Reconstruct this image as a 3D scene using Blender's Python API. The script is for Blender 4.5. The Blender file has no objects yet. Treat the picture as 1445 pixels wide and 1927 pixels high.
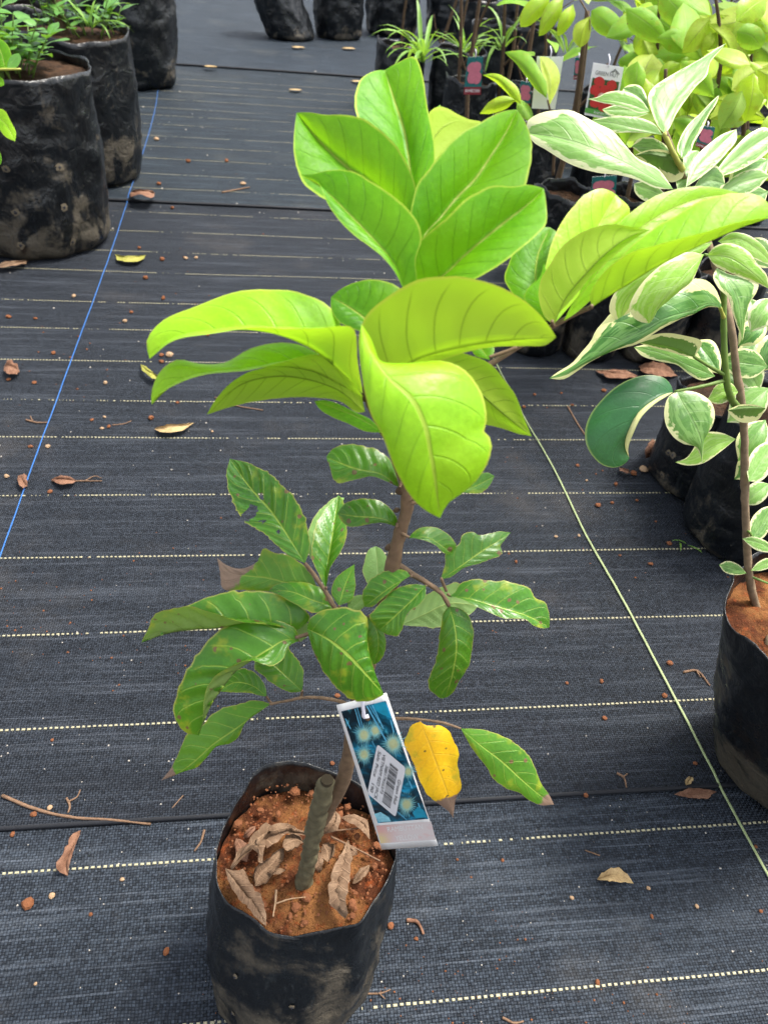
import bpy, math, random
import numpy as np
from mathutils import Vector, Matrix, noise as mnoise

SC = bpy.context.scene
COL = SC.collection

# ------------------------------------------------------------------ camera
PITCH, ROLL, FPX, CAMH = math.radians(40.0), math.radians(5.93), 1420.0, 0.82
CX, CY = 722.5, 963.5
_R = np.array([1.0, 0, 0]); _U = np.array([0, math.sin(PITCH), math.cos(PITCH)])
_F = np.array([0, math.cos(PITCH), -math.sin(PITCH)])
CAMX = _R * math.cos(ROLL) + _U * math.sin(ROLL)
CAMU = -_R * math.sin(ROLL) + _U * math.cos(ROLL)
CAMP = np.array([0, 0, CAMH])
cam_data = bpy.data.cameras.new('camera')
cam_data.sensor_fit = 'VERTICAL'; cam_data.sensor_height = 36.0
cam_data.lens = FPX / 1927 * 36.0
cam_data.clip_start = 0.02; cam_data.clip_end = 400
cam_data.dof.use_dof = True; cam_data.dof.focus_distance = 0.60; cam_data.dof.aperture_fstop = 15.0
cam = bpy.data.objects.new('camera', cam_data); COL.objects.link(cam)
cam.matrix_world = Matrix(((CAMX[0], CAMU[0], -_F[0], 0), (CAMX[1], CAMU[1], -_F[1], 0),
                           (CAMX[2], CAMU[2], -_F[2], CAMH), (0, 0, 0, 1)))
SC.camera = cam

# ------------------------------------------------------------------ light
SUN_EL, SUN_AZ = math.radians(66), math.radians(62)     # azimuth from +Y (away from camera) towards +X
W = bpy.data.worlds.new('World'); SC.world = W; W.use_nodes = True
wn = W.node_tree; wn.nodes.clear()
sky = wn.nodes.new('ShaderNodeTexSky'); sky.sky_type = 'NISHITA'; sky.sun_disc = False
sky.sun_elevation = SUN_EL; sky.sun_rotation = SUN_AZ
sky.air_density = 1.0; sky.dust_density = 4.0; sky.ozone_density = 0.6
hsv = wn.nodes.new('ShaderNodeHueSaturation'); hsv.inputs['Saturation'].default_value = 0.38
bg = wn.nodes.new('ShaderNodeBackground'); bg.inputs['Strength'].default_value = 0.098
wo = wn.nodes.new('ShaderNodeOutputWorld')
wn.links.new(sky.outputs[0], hsv.inputs['Color']); wn.links.new(hsv.outputs[0], bg.inputs['Color'])
wn.links.new(bg.outputs[0], wo.inputs['Surface'])
sd = bpy.data.lights.new('sun', 'SUN'); sd.energy = 1.5; sd.angle = math.radians(14); sd.color = (1.0, 0.95, 0.86)
so = bpy.data.objects.new('sun', sd); COL.objects.link(so)
sdir = Vector((math.sin(SUN_AZ) * math.cos(SUN_EL), math.cos(SUN_AZ) * math.cos(SUN_EL), math.sin(SUN_EL)))
so.rotation_euler = sdir.to_track_quat('Z', 'Y').to_euler(); so.location = (0, 0, 6)

SC.view_settings.view_transform = 'Standard'; SC.view_settings.look = 'None'
SC.view_settings.exposure = 2.05; SC.view_settings.gamma = 1.0
SC.view_settings.use_curve_mapping = False
SC.cycles.max_bounces = 5; SC.cycles.diffuse_bounces = 3; SC.cycles.glossy_bounces = 2
SC.cycles.use_adaptive_sampling = True; SC.cycles.adaptive_threshold = 0.02
SC.cycles.use_denoising = True

# ------------------------------------------------------------------ geometry helpers
def ray(u, v):
    return CAMX * ((u - CX) / FPX) + CAMU * (-(v - CY) / FPX) + _F
def P(u, v, d): return CAMP + ray(u, v) * d
def G(u, v, h=0.0):
    r = ray(u, v); return CAMP + r * ((h - CAMH) / r[2])
def depthY(u, v, Y): return Y / ray(u, v)[1]
def PY(u, v, Y): return P(u, v, depthY(u, v, Y))

def spline(pts, n):
    pts = np.asarray(pts, float)
    if len(pts) == 2:
        t = np.linspace(0, 1, n)[:, None]; return pts[0] * (1 - t) + pts[1] * t
    c = np.concatenate([[0], np.cumsum(np.maximum(np.linalg.norm(np.diff(pts, axis=0), axis=1), 1e-9))])
    m = np.zeros_like(pts)
    h = np.diff(c); s = np.diff(pts, axis=0) / h[:, None]
    m[0] = s[0]; m[-1] = s[-1]
    for i in range(1, len(pts) - 1):
        m[i] = (s[i - 1] * h[i] + s[i] * h[i - 1]) / (h[i - 1] + h[i])
    tt = np.linspace(0, c[-1], n); out = np.zeros((n, pts.shape[1]))
    for k, t in enumerate(tt):
        i = min(max(np.searchsorted(c, t) - 1, 0), len(h) - 1)
        x = (t - c[i]) / h[i]
        h00 = 2 * x**3 - 3 * x**2 + 1; h10 = x**3 - 2 * x**2 + x; h01 = -2 * x**3 + 3 * x**2; h11 = x**3 - x**2
        out[k] = h00 * pts[i] + h10 * h[i] * m[i] + h01 * pts[i + 1] + h11 * h[i] * m[i + 1]
    return out

def mesh_obj(name, verts, faces, mat, parent=None, smooth=True, uvs=None, origin=None):
    me = bpy.data.meshes.new(name)
    verts = np.asarray(verts, float)
    if origin is not None: verts = verts - np.asarray(origin)
    me.from_pydata([tuple(v) for v in verts], [], [tuple(f) for f in faces])
    if uvs is not None:
        ul = me.uv_layers.new(name='UVMap')
        li = np.zeros(len(me.loops), dtype=np.int32); me.loops.foreach_get('vertex_index', li)
        ul.data.foreach_set('uv', np.asarray(uvs, dtype=np.float32)[li].ravel())
    if smooth: me.polygons.foreach_set('use_smooth', [True] * len(me.polygons))
    if mat is not None:
        for m in (mat if isinstance(mat, (list, tuple)) else [mat]): me.materials.append(m)
    me.update()
    o = bpy.data.objects.new(name, me); COL.objects.link(o)
    if origin is not None: o.location = tuple(origin)
    if parent is not None: setpar(o, parent)
    return o
def setpar(o, parent):
    o.parent = parent; o.matrix_parent_inverse = Matrix.Translation(-Vector(parent.location))
def tag(o, label, cat, group=None, kind=None):
    o['label'] = label; o['category'] = cat
    if group: o['group'] = group
    if kind: o['kind'] = kind
    return o
def struct(o, kind='structure'): o['kind'] = kind; return o
def empty(name, loc):
    o = bpy.data.objects.new(name, None); o.empty_display_size = 0.02; o.location = tuple(loc); COL.objects.link(o); return o

def tube_data(pts, radii, n=8, smooth_n=None, cap=True, vo=0):
    pts = np.asarray(pts, float)
    radii = np.asarray(radii, float)
    if smooth_n:
        pr = spline(np.hstack([pts, radii[:, None]]), smooth_n); pts, radii = pr[:, :3], np.abs(pr[:, 3])
    V, F = [], []
    T = np.gradient(pts, axis=0); T /= np.linalg.norm(T, axis=1)[:, None] + 1e-12
    ref = np.array([0.3, 0.9, 0.2]); nrm = np.cross(T[0], ref); nrm /= np.linalg.norm(nrm)
    for i in range(len(pts)):
        nrm = nrm - T[i] * (nrm @ T[i]); nrm /= np.linalg.norm(nrm); b = np.cross(T[i], nrm)
        for k in range(n):
            a = 2 * math.pi * k / n
            V.append(pts[i] + (nrm * math.cos(a) + b * math.sin(a)) * radii[i])
    for i in range(len(pts) - 1):
        for k in range(n):
            F.append((vo + i * n + k, vo + i * n + (k + 1) % n, vo + (i + 1) * n + (k + 1) % n, vo + (i + 1) * n + k))
    if cap:
        F.append(tuple(vo + k for k in range(n))[::-1]); F.append(tuple(vo + (len(pts) - 1) * n + k for k in range(n)))
    return V, F
def tubes(name, lst, mat, parent=None, n=8, sm=14):
    V, F = [], []
    for pts, rad in lst:
        v, f = tube_data(pts, rad, n, sm, True, len(V)); V += v; F += f
    return mesh_obj(name, V, F, mat, parent)

def fbm(x, y, z, o=3):
    s, a = 0.0, 1.0
    for i in range(o):
        s += a * mnoise.noise(Vector((x, y, z))); x *= 2.1; y *= 2.1; z *= 2.1; a *= 0.5
    return s

# ------------------------------------------------------------------ node helper
class NT:
    def __init__(s, name):
        s.m = bpy.data.materials.new(name); s.m.use_nodes = True; s.t = s.m.node_tree; s.t.nodes.clear()
        s.out = s.t.nodes.new('ShaderNodeOutputMaterial')
    def n(s, ty, **kw):
        nd = s.t.nodes.new(ty)
        for k, v in kw.items(): setattr(nd, k, v)
        return nd
    def link(s, a, b): s.t.links.new(a, b)
    def put(s, sock, v):
        if v is None: return
        if hasattr(v, 'is_linked') or isinstance(v, bpy.types.NodeSocket): s.link(v, sock)
        elif isinstance(v, (tuple, list)) and len(v) == 3 and sock.type == 'RGBA': sock.default_value = (*v, 1)
        else: sock.default_value = v
    def math(s, op, a, b=None, c=None, clamp=False):
        nd = s.n('ShaderNodeMath', operation=op, use_clamp=clamp)
        s.put(nd.inputs[0], a); s.put(nd.inputs[1], b)
        if c is not None: s.put(nd.inputs[2], c)
        return nd.outputs[0]
    def mix(s, f, a, b, bt='MIX'):
        nd = s.n('ShaderNodeMix', data_type='RGBA', blend_type=bt)
        s.put(nd.inputs[0], f); s.put(nd.inputs[6], a); s.put(nd.inputs[7], b); return nd.outputs[2]
    def ss(s, v, a, b):      # smoothstep a..b
        nd = s.n('ShaderNodeMapRange', interpolation_type='SMOOTHSTEP')
        s.put(nd.inputs[0], v); nd.inputs[1].default_value = a; nd.inputs[2].default_value = b
        nd.inputs[3].default_value = 0; nd.inputs[4].default_value = 1; return nd.outputs[0]
    def noise(s, vec, scale, detail=3, rough=0.55, dist=0.0):
        nd = s.n('ShaderNodeTexNoise'); s.put(nd.inputs['Vector'], vec)
        nd.inputs['Scale'].default_value = scale; nd.inputs['Detail'].default_value = detail
        nd.inputs['Roughness'].default_value = rough; nd.inputs['Distortion'].default_value = dist
        return nd.outputs['Fac']
    def vscale(s, vec, sc):
        nd = s.n('ShaderNodeMapping'); s.put(nd.inputs['Vector'], vec); nd.inputs['Scale'].default_value = sc; return nd.outputs[0]
    def vadd(s, a, b):
        nd = s.n('ShaderNodeVectorMath', operation='ADD'); s.put(nd.inputs[0], a); s.put(nd.inputs[1], b); return nd.outputs[0]
    def coord(s, w='Object'): return s.n('ShaderNodeTexCoord').outputs[w]
    def bump(s, h, strength, dist):
        nd = s.n('ShaderNodeBump'); nd.inputs['Strength'].default_value = strength; nd.inputs['Distance'].default_value = dist
        s.put(nd.inputs['Height'], h); return nd.outputs[0]
    def bsdf(s, col, rough=0.5, spec=0.5, normal=None, metal=0.0, coat=None):
        nd = s.n('ShaderNodeBsdfPrincipled'); s.put(nd.inputs['Base Color'], col); s.put(nd.inputs['Roughness'], rough)
        s.put(nd.inputs['Specular IOR Level'], spec); nd.inputs['Metallic'].default_value = metal
        if normal is not None: s.link(normal, nd.inputs['Normal'])
        return nd.outputs[0]
    def done(s, sh): s.link(sh, s.out.inputs['Surface']); return s.m

def simple(name, col, rough=0.6, spec=0.4, var=0.25, scale=40, bump=0.0):
    t = NT(name); c = t.coord(); f = t.noise(c, scale, 4)
    dark = tuple(x * (1 - var) for x in col); lite = tuple(min(1, x * (1 + var)) for x in col)
    nm = t.bump(f, 0.5, bump) if bump else None
    return t.done(t.bsdf(t.mix(f, dark, lite), rough, spec, nm))

def leaf_mat(name, up, up2, under, vein, uvein, trans, ratio=0.42, nv=9, rough=0.38, spots=0.0, yellow=0.0,
             tip=None, cream=None, edge=None, bumpd=0.0006, veinw=0.034, veinmix=0.6, brown=(0.16, 0.085, 0.04), spec=0.5, tipspan=0.0, patch=None, half=None, cth=0.83, latc=None):
    t = NT(name)
    uv = t.n('ShaderNodeUVMap'); uv.uv_map = 'UVMap'
    sep = t.n('ShaderNodeSeparateXYZ'); t.link(uv.outputs[0], sep.inputs[0])
    T = sep.outputs[0]; S = t.math('MULTIPLY_ADD', sep.outputs[1], 2.0, -1.0); A = t.math('ABSOLUTE', S)
    oi = t.n('ShaderNodeObjectInfo'); rnd = oi.outputs['Random']
    obj = t.coord('Object'); off = t.n('ShaderNodeCombineXYZ'); t.link(t.math('MULTIPLY', rnd, 37.0), off.inputs[0])
    oc = t.vadd(obj, off.outputs[0])
    big = t.noise(oc, 28, 2); fine = t.noise(oc, 420, 2); mid = t.noise(oc, 80, 3, 0.6)
    # lateral veins
    a2 = t.math('MULTIPLY', A, A)
    q = t.math('SUBTRACT', T, t.math('MULTIPLY_ADD', A, 0.13, t.math('MULTIPLY', a2, 0.07)))
    q = t.math('MULTIPLY_ADD', q, float(nv), t.math('MULTIPLY', big, 0.25))
    fr = t.math('FRACT', q); dv = t.math('ABSOLUTE', t.math('SUBTRACT', fr, 0.5))
    lat = t.math('SUBTRACT', 1.0, t.ss(dv, veinw * 0.35, veinw * 1.5))
    lat = t.math('MULTIPLY', lat, t.math('SUBTRACT', 1.0, t.ss(A, 0.72, 0.97)))
    midr = t.math('SUBTRACT', 1.0, t.ss(A, 0.022, 0.055))
    vm = t.math('MAXIMUM', t.math('MULTIPLY', lat, 0.62), midr)
    # upper colour
    uc = t.mix(t.ss(big, 0.3, 0.7), up, up2)
    uc = t.mix(t.math('MULTIPLY', t.ss(fine, 0.45, 0.75), 0.22), uc, tuple(min(1, x * 1.5) for x in up2))
    vn = t.n('ShaderNodeTexVoronoi', feature='DISTANCE_TO_EDGE'); t.link(oc, vn.inputs['Vector']); vn.inputs['Scale'].default_value = 330
    uc = t.mix(t.math('MULTIPLY', t.math('SUBTRACT', 1.0, t.ss(vn.outputs['Distance'], 0.0, 0.12)), 0.12), uc, tuple(x * 1.7 for x in up2))
    if patch: uc = t.mix(t.math('MULTIPLY', t.ss(t.noise(t.vscale(uv.outputs[0], (3, 9, 1)), 1.3, 2), 0.48, 0.53), 0.85), uc, patch)
    if latc: uc = t.mix(t.math('MULTIPLY', lat, 0.32), uc, latc); uc = t.mix(t.math('MULTIPLY', midr, 0.75), uc, vein)
    else: uc = t.mix(t.math('MULTIPLY', vm, veinmix), uc, vein)
    nc = t.mix(t.ss(big, 0.3, 0.7), under, tuple(x * 0.85 for x in under)); nc = t.mix(t.math('MULTIPLY', vm, 0.8), nc, uvein)
    tc = t.mix(t.math('MULTIPLY', vm, 0.75), trans, tuple(x * 0.35 for x in trans))
    def over(m, col):
        nonlocal uc, nc, tc
        uc = t.mix(m, uc, col); nc = t.mix(m, nc, col); tc = t.mix(m, tc, tuple(x * 0.7 for x in col))
    if cream:
        e = t.math('ADD', A, t.math('MULTIPLY', t.math('SUBTRACT', t.noise(t.vscale(uv.outputs[0], (5, 3, 1)), 2.2, 3), 0.5), 0.75))
        e = t.math('ADD', e, t.math('MULTIPLY', rnd, 0.12))
        e = t.math('ADD', e, t.math('MULTIPLY', t.ss(T, 0.72, 1.0), 0.3))
        cm = t.ss(e, cth, cth + 0.07); over(t.math('MULTIPLY', cm, 0.93), cream)
    if half: over(t.math('MULTIPLY', t.ss(S, -0.06, -0.12), 0.95), half)
    if edge: over(t.math('MULTIPLY', t.ss(A, 0.94, 0.985), 0.8), edge)
    if yellow: over(t.math('MULTIPLY', t.ss(t.math('ADD', mid, t.math('MULTIPLY', A, 0.18)), 0.68 - yellow * 0.2, 0.85), 0.6), (0.33, 0.36, 0.02))
    if spots:
        vo = t.n('ShaderNodeTexVoronoi'); t.link(oc, vo.inputs['Vector']); vo.inputs['Scale'].default_value = 210
        vr = t.n('ShaderNodeSeparateColor'); t.link(vo.outputs['Color'], vr.inputs[0])
        rad = t.math('MULTIPLY', t.ss(vr.outputs[0], 1 - spots, 1.0), 0.40)
        sm = t.math('LESS_THAN', t.math('ADD', vo.outputs['Distance'], t.math('MULTIPLY', fine, 0.12)), rad)
        over(t.math('MULTIPLY', sm, 0.85), brown)
    if tip is not None:
        tt = t.math('ADD', T, t.math('MULTIPLY', t.math('SUBTRACT', mid, 0.5), 0.25))
        tm = t.ss(tt, tip, tip + 0.03); over(tm, brown if tipspan == 0 else (0.22, 0.145, 0.10))
    geo = t.n('ShaderNodeNewGeometry')
    col = t.mix(geo.outputs['Backfacing'], uc, nc)
    vfac = t.math('MULTIPLY_ADD', rnd, 0.3, 0.85)
    cc = t.n('ShaderNodeCombineColor'); [t.link(vfac, cc.inputs[i]) for i in range(3)]
    col = t.mix(1.0, col, cc.outputs[0], 'MULTIPLY')
    h = t.math('ADD', t.math('MULTIPLY', vm, -0.7), t.math('MULTIPLY', fine, 0.28))
    h = t.math('ADD', h, t.math('MULTIPLY', mid, 0.5))
    h = t.math('ADD', h, t.math('MULTIPLY', t.ss(vn.outputs['Distance'], 0.0, 0.35), 0.035))
    nm = t.bump(h, 0.5, bumpd)
    rg = t.math('MULTIPLY_ADD', mid, 0.25, rough - 0.1)
    rg = t.mix(geo.outputs['Backfacing'], rg, (0.62, 0.62, 0.62))
    b = t.bsdf(col, rg, spec, nm)
    tr = t.n('ShaderNodeBsdfTranslucent'); t.put(tr.inputs['Color'], tc)
    mx = t.n('ShaderNodeMixShader'); mx.inputs[0].default_value = ratio
    t.link(b, mx.inputs[1]); t.link(tr.outputs[0], mx.inputs[2])
    return t.done(mx.outputs[0])

# ------------------------------------------------------------------ materials
M = {}
M['young'] = leaf_mat('young_leaf', (0.058, 0.225, 0.002), (0.120, 0.320, 0.003), (0.30, 0.42, 0.03), (0.40, 0.50, 0.06), (0.10, 0.15, 0.008),
                      (0.31, 0.64, 0.015), ratio=0.38, nv=9.0, rough=0.44, spec=0.30, edge=(0.40, 0.54, 0.05), veinmix=0.28, bumpd=0.0012, latc=(0.030, 0.13, 0.002))
M['lime'] = leaf_mat('lime_leaf', (0.225, 0.51, 0.006), (0.295, 0.57, 0.012), (0.32, 0.44, 0.03), (0.42, 0.56, 0.06), (0.11, 0.16, 0.008),
                     (0.42, 0.72, 0.02), ratio=0.38, nv=8.0, rough=0.40, spec=0.42, edge=(0.50, 0.58, 0.06), veinmix=0.22, bumpd=0.0010, latc=(0.16, 0.36, 0.006))
M['mature'] = leaf_mat('mature_leaf', (0.026, 0.120, 0.004), (0.062, 0.200, 0.008), (0.16, 0.25, 0.055), (0.34, 0.46, 0.06), (0.09, 0.12, 0.025),
                       (0.20, 0.40, 0.015), ratio=0.24, nv=8.0, rough=0.30, spots=0.32, yellow=0.05, edge=(0.34, 0.34, 0.07), veinmix=0.75, bumpd=0.0011)
M['matureT'] = leaf_mat('mature_leaf_withered_tip', (0.034, 0.135, 0.006), (0.075, 0.215, 0.010), (0.16, 0.25, 0.055), (0.34, 0.46, 0.06), (0.09, 0.12, 0.025),
                        (0.22, 0.42, 0.015), ratio=0.28, nv=8.0, rough=0.4, spots=0.16, yellow=0.05, edge=(0.34, 0.34, 0.07), veinmix=0.7, bumpd=0.0010, tip=0.86, tipspan=1)
M['matureW'] = leaf_mat('mature_leaf_half_withered', (0.055, 0.165, 0.010), (0.08, 0.22, 0.015), (0.16, 0.25, 0.055), (0.34, 0.46, 0.06), (0.09, 0.12, 0.025),
                        (0.22, 0.42, 0.015), ratio=0.28, nv=8.0, rough=0.45, yellow=0.5, edge=(0.34, 0.34, 0.07), veinmix=0.7, bumpd=0.0010, tip=0.66, tipspan=1)
M['pale'] = leaf_mat('pale_leaf', (0.13, 0.26, 0.06), (0.17, 0.31, 0.08), (0.19, 0.31, 0.10), (0.34, 0.46, 0.14), (0.28, 0.38, 0.10),
                     (0.25, 0.45, 0.04), ratio=0.28, nv=8.0, rough=0.55, spots=0.08, edge=(0.36, 0.36, 0.12), bumpd=0.0008)
M['yellow'] = leaf_mat('yellow_leaf', (0.74, 0.40, 0.004), (0.78, 0.52, 0.010), (0.60, 0.38, 0.02), (0.72, 0.46, 0.06), (0.5, 0.3, 0.03),
                       (0.85, 0.50, 0.01), ratio=0.32, nv=8.0, rough=0.5, spots=0.45, tip=0.76, tipspan=1, yellow=0.2, veinmix=0.3, brown=(0.10, 0.08, 0.02))
M['vari'] = leaf_mat('variegated_leaf', (0.055, 0.17, 0.025), (0.11, 0.26, 0.045), (0.22, 0.36, 0.12), (0.30, 0.44, 0.16), (0.16, 0.25, 0.06),
                     (0.32, 0.55, 0.10), ratio=0.32, nv=8.0, rough=0.36, cream=(0.80, 0.80, 0.40), edge=(0.82, 0.82, 0.44), veinmix=0.35, bumpd=0.0008, patch=(0.19, 0.36, 0.09))
M['varip'] = leaf_mat('pale_variegated_leaf', (0.12, 0.29, 0.045), (0.18, 0.37, 0.07), (0.34, 0.48, 0.16), (0.48, 0.62, 0.30), (0.22, 0.34, 0.08),
                      (0.45, 0.68, 0.18), ratio=0.34, nv=9.0, rough=0.36, cream=(0.70, 0.73, 0.42), edge=(0.76, 0.76, 0.42), veinmix=0.35, bumpd=0.0007, patch=(0.25, 0.44, 0.12))
M['varil'] = leaf_mat('lime_variegated_leaf', (0.15, 0.35, 0.035), (0.24, 0.45, 0.055), (0.24, 0.38, 0.08), (0.38, 0.56, 0.16), (0.16, 0.25, 0.06),
                     (0.42, 0.66, 0.06), ratio=0.34, nv=8.0, rough=0.34, cream=(0.74, 0.74, 0.36), edge=(0.78, 0.76, 0.42), veinmix=0.4, bumpd=0.0009, patch=(0.32, 0.50, 0.13), cth=0.92)
M['varid'] = leaf_mat('dark_variegated_leaf', (0.016, 0.10, 0.028), (0.03, 0.15, 0.04), (0.70, 0.72, 0.32), (0.07, 0.20, 0.06), (0.6, 0.65, 0.25),
                      (0.10, 0.26, 0.03), ratio=0.18, nv=6.0, rough=0.30, edge=(0.25, 0.35, 0.10), veinmix=0.25, bumpd=0.0007, half=(0.78, 0.76, 0.34))
M['varig'] = leaf_mat('green_cream_leaf', (0.024, 0.115, 0.014), (0.065, 0.20, 0.03), (0.10, 0.19, 0.03), (0.20, 0.36, 0.12), (0.10, 0.17, 0.03),
                      (0.14, 0.32, 0.03), ratio=0.22, nv=9.0, rough=0.32, cream=(0.76, 0.76, 0.34), edge=(0.78, 0.78, 0.38), veinmix=0.3, bumpd=0.0009, patch=(0.14, 0.30, 0.07), cth=0.70)
M['back'] = leaf_mat('yellow_green_leaf', (0.24, 0.44, 0.012), (0.40, 0.56, 0.02), (0.34, 0.44, 0.03), (0.54, 0.62, 0.10), (0.24, 0.30, 0.03),
                     (0.50, 0.72, 0.03), ratio=0.42, nv=8.0, rough=0.42, yellow=0.3, veinmix=0.45, bumpd=0.0012)
M['backg'] = leaf_mat('fresh_green_leaf', (0.13, 0.31, 0.015), (0.21, 0.41, 0.025), (0.24, 0.38, 0.05), (0.38, 0.54, 0.12), (0.18, 0.28, 0.03),
                      (0.34, 0.58, 0.04), ratio=0.36, nv=8.0, rough=0.5, spec=0.3, spots=0.04, yellow=0.2, veinmix=0.45, bumpd=0.0012)
M['smallg'] = leaf_mat('small_green_leaf', (0.055, 0.17, 0.025), (0.09, 0.24, 0.03), (0.12, 0.22, 0.05), (0.18, 0.32, 0.08), (0.12, 0.2, 0.05),
                       (0.2, 0.42, 0.03), ratio=0.3, nv=6.0, rough=0.4, veinmix=0.4)
M['grass'] = leaf_mat('grass_blade', (0.12, 0.28, 0.03), (0.20, 0.36, 0.05), (0.2, 0.34, 0.06), (0.25, 0.4, 0.1), (0.2, 0.3, 0.06),
                      (0.32, 0.55, 0.05), ratio=0.35, nv=1.0, rough=0.45, veinmix=0.2)
def dry_mat(name, c1, c2):
    t = NT(name); uv = t.n('ShaderNodeUVMap'); uv.uv_map = 'UVMap'
    sep = t.n('ShaderNodeSeparateXYZ'); t.link(uv.outputs[0], sep.inputs[0])
    A = t.math('ABSOLUTE', t.math('MULTIPLY_ADD', sep.outputs[1], 2.0, -1.0))
    o = t.coord(); n1 = t.noise(o, 90, 4); n2 = t.noise(o, 420, 3)
    q = t.math('FRACT', t.math('MULTIPLY_ADD', t.math('SUBTRACT', sep.outputs[0], t.math('MULTIPLY', A, 0.14)), 10.0, t.math('MULTIPLY', n1, 0.5)))
    v = t.math('SUBTRACT', 1.0, t.ss(t.math('ABSOLUTE', t.math('SUBTRACT', q, 0.5)), 0.02, 0.10))
    v = t.math('MAXIMUM', v, t.math('SUBTRACT', 1.0, t.ss(A, 0.03, 0.08)))
    c = t.mix(t.ss(n1, 0.3, 0.7), c1, c2); c = t.mix(t.math('MULTIPLY', t.ss(n2, 0.5, 0.75), 0.4), c, tuple(x * 0.45 for x in c1))
    c = t.mix(t.math('MULTIPLY', v, 0.35), c, tuple(min(1, x * 1.5) for x in c2))
    h = t.math('ADD', t.math('MULTIPLY', v, 0.6), t.math('ADD', t.math('MULTIPLY', n2, 0.4), n1))
    return t.done(t.bsdf(c, 0.75, 0.2, t.bump(h, 0.7, 0.0012)))
M['dry'] = dry_mat('dry_leaf', (0.105, 0.060, 0.034), (0.20, 0.128, 0.078))
M['dryg'] = dry_mat('yellow_green_fallen_leaf', (0.20, 0.20, 0.035), (0.27, 0.25, 0.06))
M['dryr'] = dry_mat('red_brown_dry_leaf', (0.11, 0.05, 0.028), (0.20, 0.105, 0.065))
M['dryt'] = dry_mat('tan_dry_leaf', (0.28, 0.19, 0.09), (0.40, 0.29, 0.14))
M['bark'] = simple('bark_brown', (0.15, 0.098, 0.058), 0.7, 0.3, 0.65, 170, 0.0016)
M['barkg'] = simple('bark_green', (0.105, 0.092, 0.052), 0.75, 0.25, 0.8, 110, 0.003)
M['barkt'] = simple('bark_tan', (0.20, 0.145, 0.09), 0.75, 0.25, 0.6, 150, 0.0014)
M['bark2'] = simple('bark_dark', (0.085, 0.055, 0.032), 0.8, 0.2, 0.45, 90, 0.0015)
M['twiggreen'] = simple('green_stem', (0.10, 0.17, 0.025), 0.5, 0.4, 0.3, 150)
M['twigyel'] = simple('yellow_petiole', (0.32, 0.34, 0.06), 0.5, 0.4, 0.25, 150)
M['cutwood'] = simple('cut_wood', (0.045, 0.036, 0.022), 0.85, 0.1, 0.5, 300)
M['twig'] = simple('dry_twig', (0.15, 0.09, 0.055), 0.8, 0.2, 0.45, 200, 0.0008)
M['crumb'] = simple('red_clay_crumb', (0.15, 0.058, 0.026), 0.9, 0.15, 0.4, 300, 0.0010)
M['crumbt'] = simple('tan_crumb', (0.30, 0.20, 0.12), 0.9, 0.15, 0.35, 300, 0.0008)
M['speck'] = simple('pale_grit', (0.36, 0.33, 0.29), 0.9, 0.15, 0.3, 800)
M['blue'] = simple('blue_string', (0.025, 0.12, 0.36), 0.6, 0.4, 0.2, 400)
M['straw'] = simple('pale_grass_stalk', (0.30, 0.36, 0.17), 0.55, 0.35, 0.3, 60)
M['dash'] = simple('yellow_tape', (0.31, 0.285, 0.18), 0.55, 0.4, 0.2, 500)
M['white'] = simple('white_card', (0.86, 0.86, 0.84), 0.35, 0.5, 0.03, 60)
M['sticker'] = simple('price_sticker', (0.70, 0.71, 0.72), 0.4, 0.45, 0.04, 80)
M['ink'] = simple('black_ink', (0.02, 0.02, 0.025), 0.5, 0.3, 0.1, 100)
M['tie'] = simple('white_plastic_tie', (0.72, 0.70, 0.78), 0.3, 0.5, 0.05, 100)

def soil_mat(name, c1, c2, c3):
    t = NT(name); o = t.coord(); a = t.noise(o, 26, 4, 0.6); b = t.noise(o, 140, 4, 0.65); c = t.noise(o, 600, 2)
    col = t.mix(t.ss(a, 0.38, 0.62), c1, c2); col = t.mix(t.ss(b, 0.52, 0.72), col, c3)
    col = t.mix(t.math('MULTIPLY', t.ss(c, 0.55, 0.7), 0.4), col, tuple(x * 0.4 for x in c1))
    h = t.math('ADD', b, t.math('MULTIPLY', c, 0.35))
    return t.done(t.bsdf(col, 0.95, 0.1, t.bump(h, 0.9, 0.004)))
M['soil'] = soil_mat('red_clay_soil', (0.060, 0.020, 0.009), (0.185, 0.080, 0.028), (0.17, 0.042, 0.013))
M['soild'] = soil_mat('dark_soil', (0.03, 0.018, 0.012), (0.06, 0.034, 0.02), (0.08, 0.035, 0.018))

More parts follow.
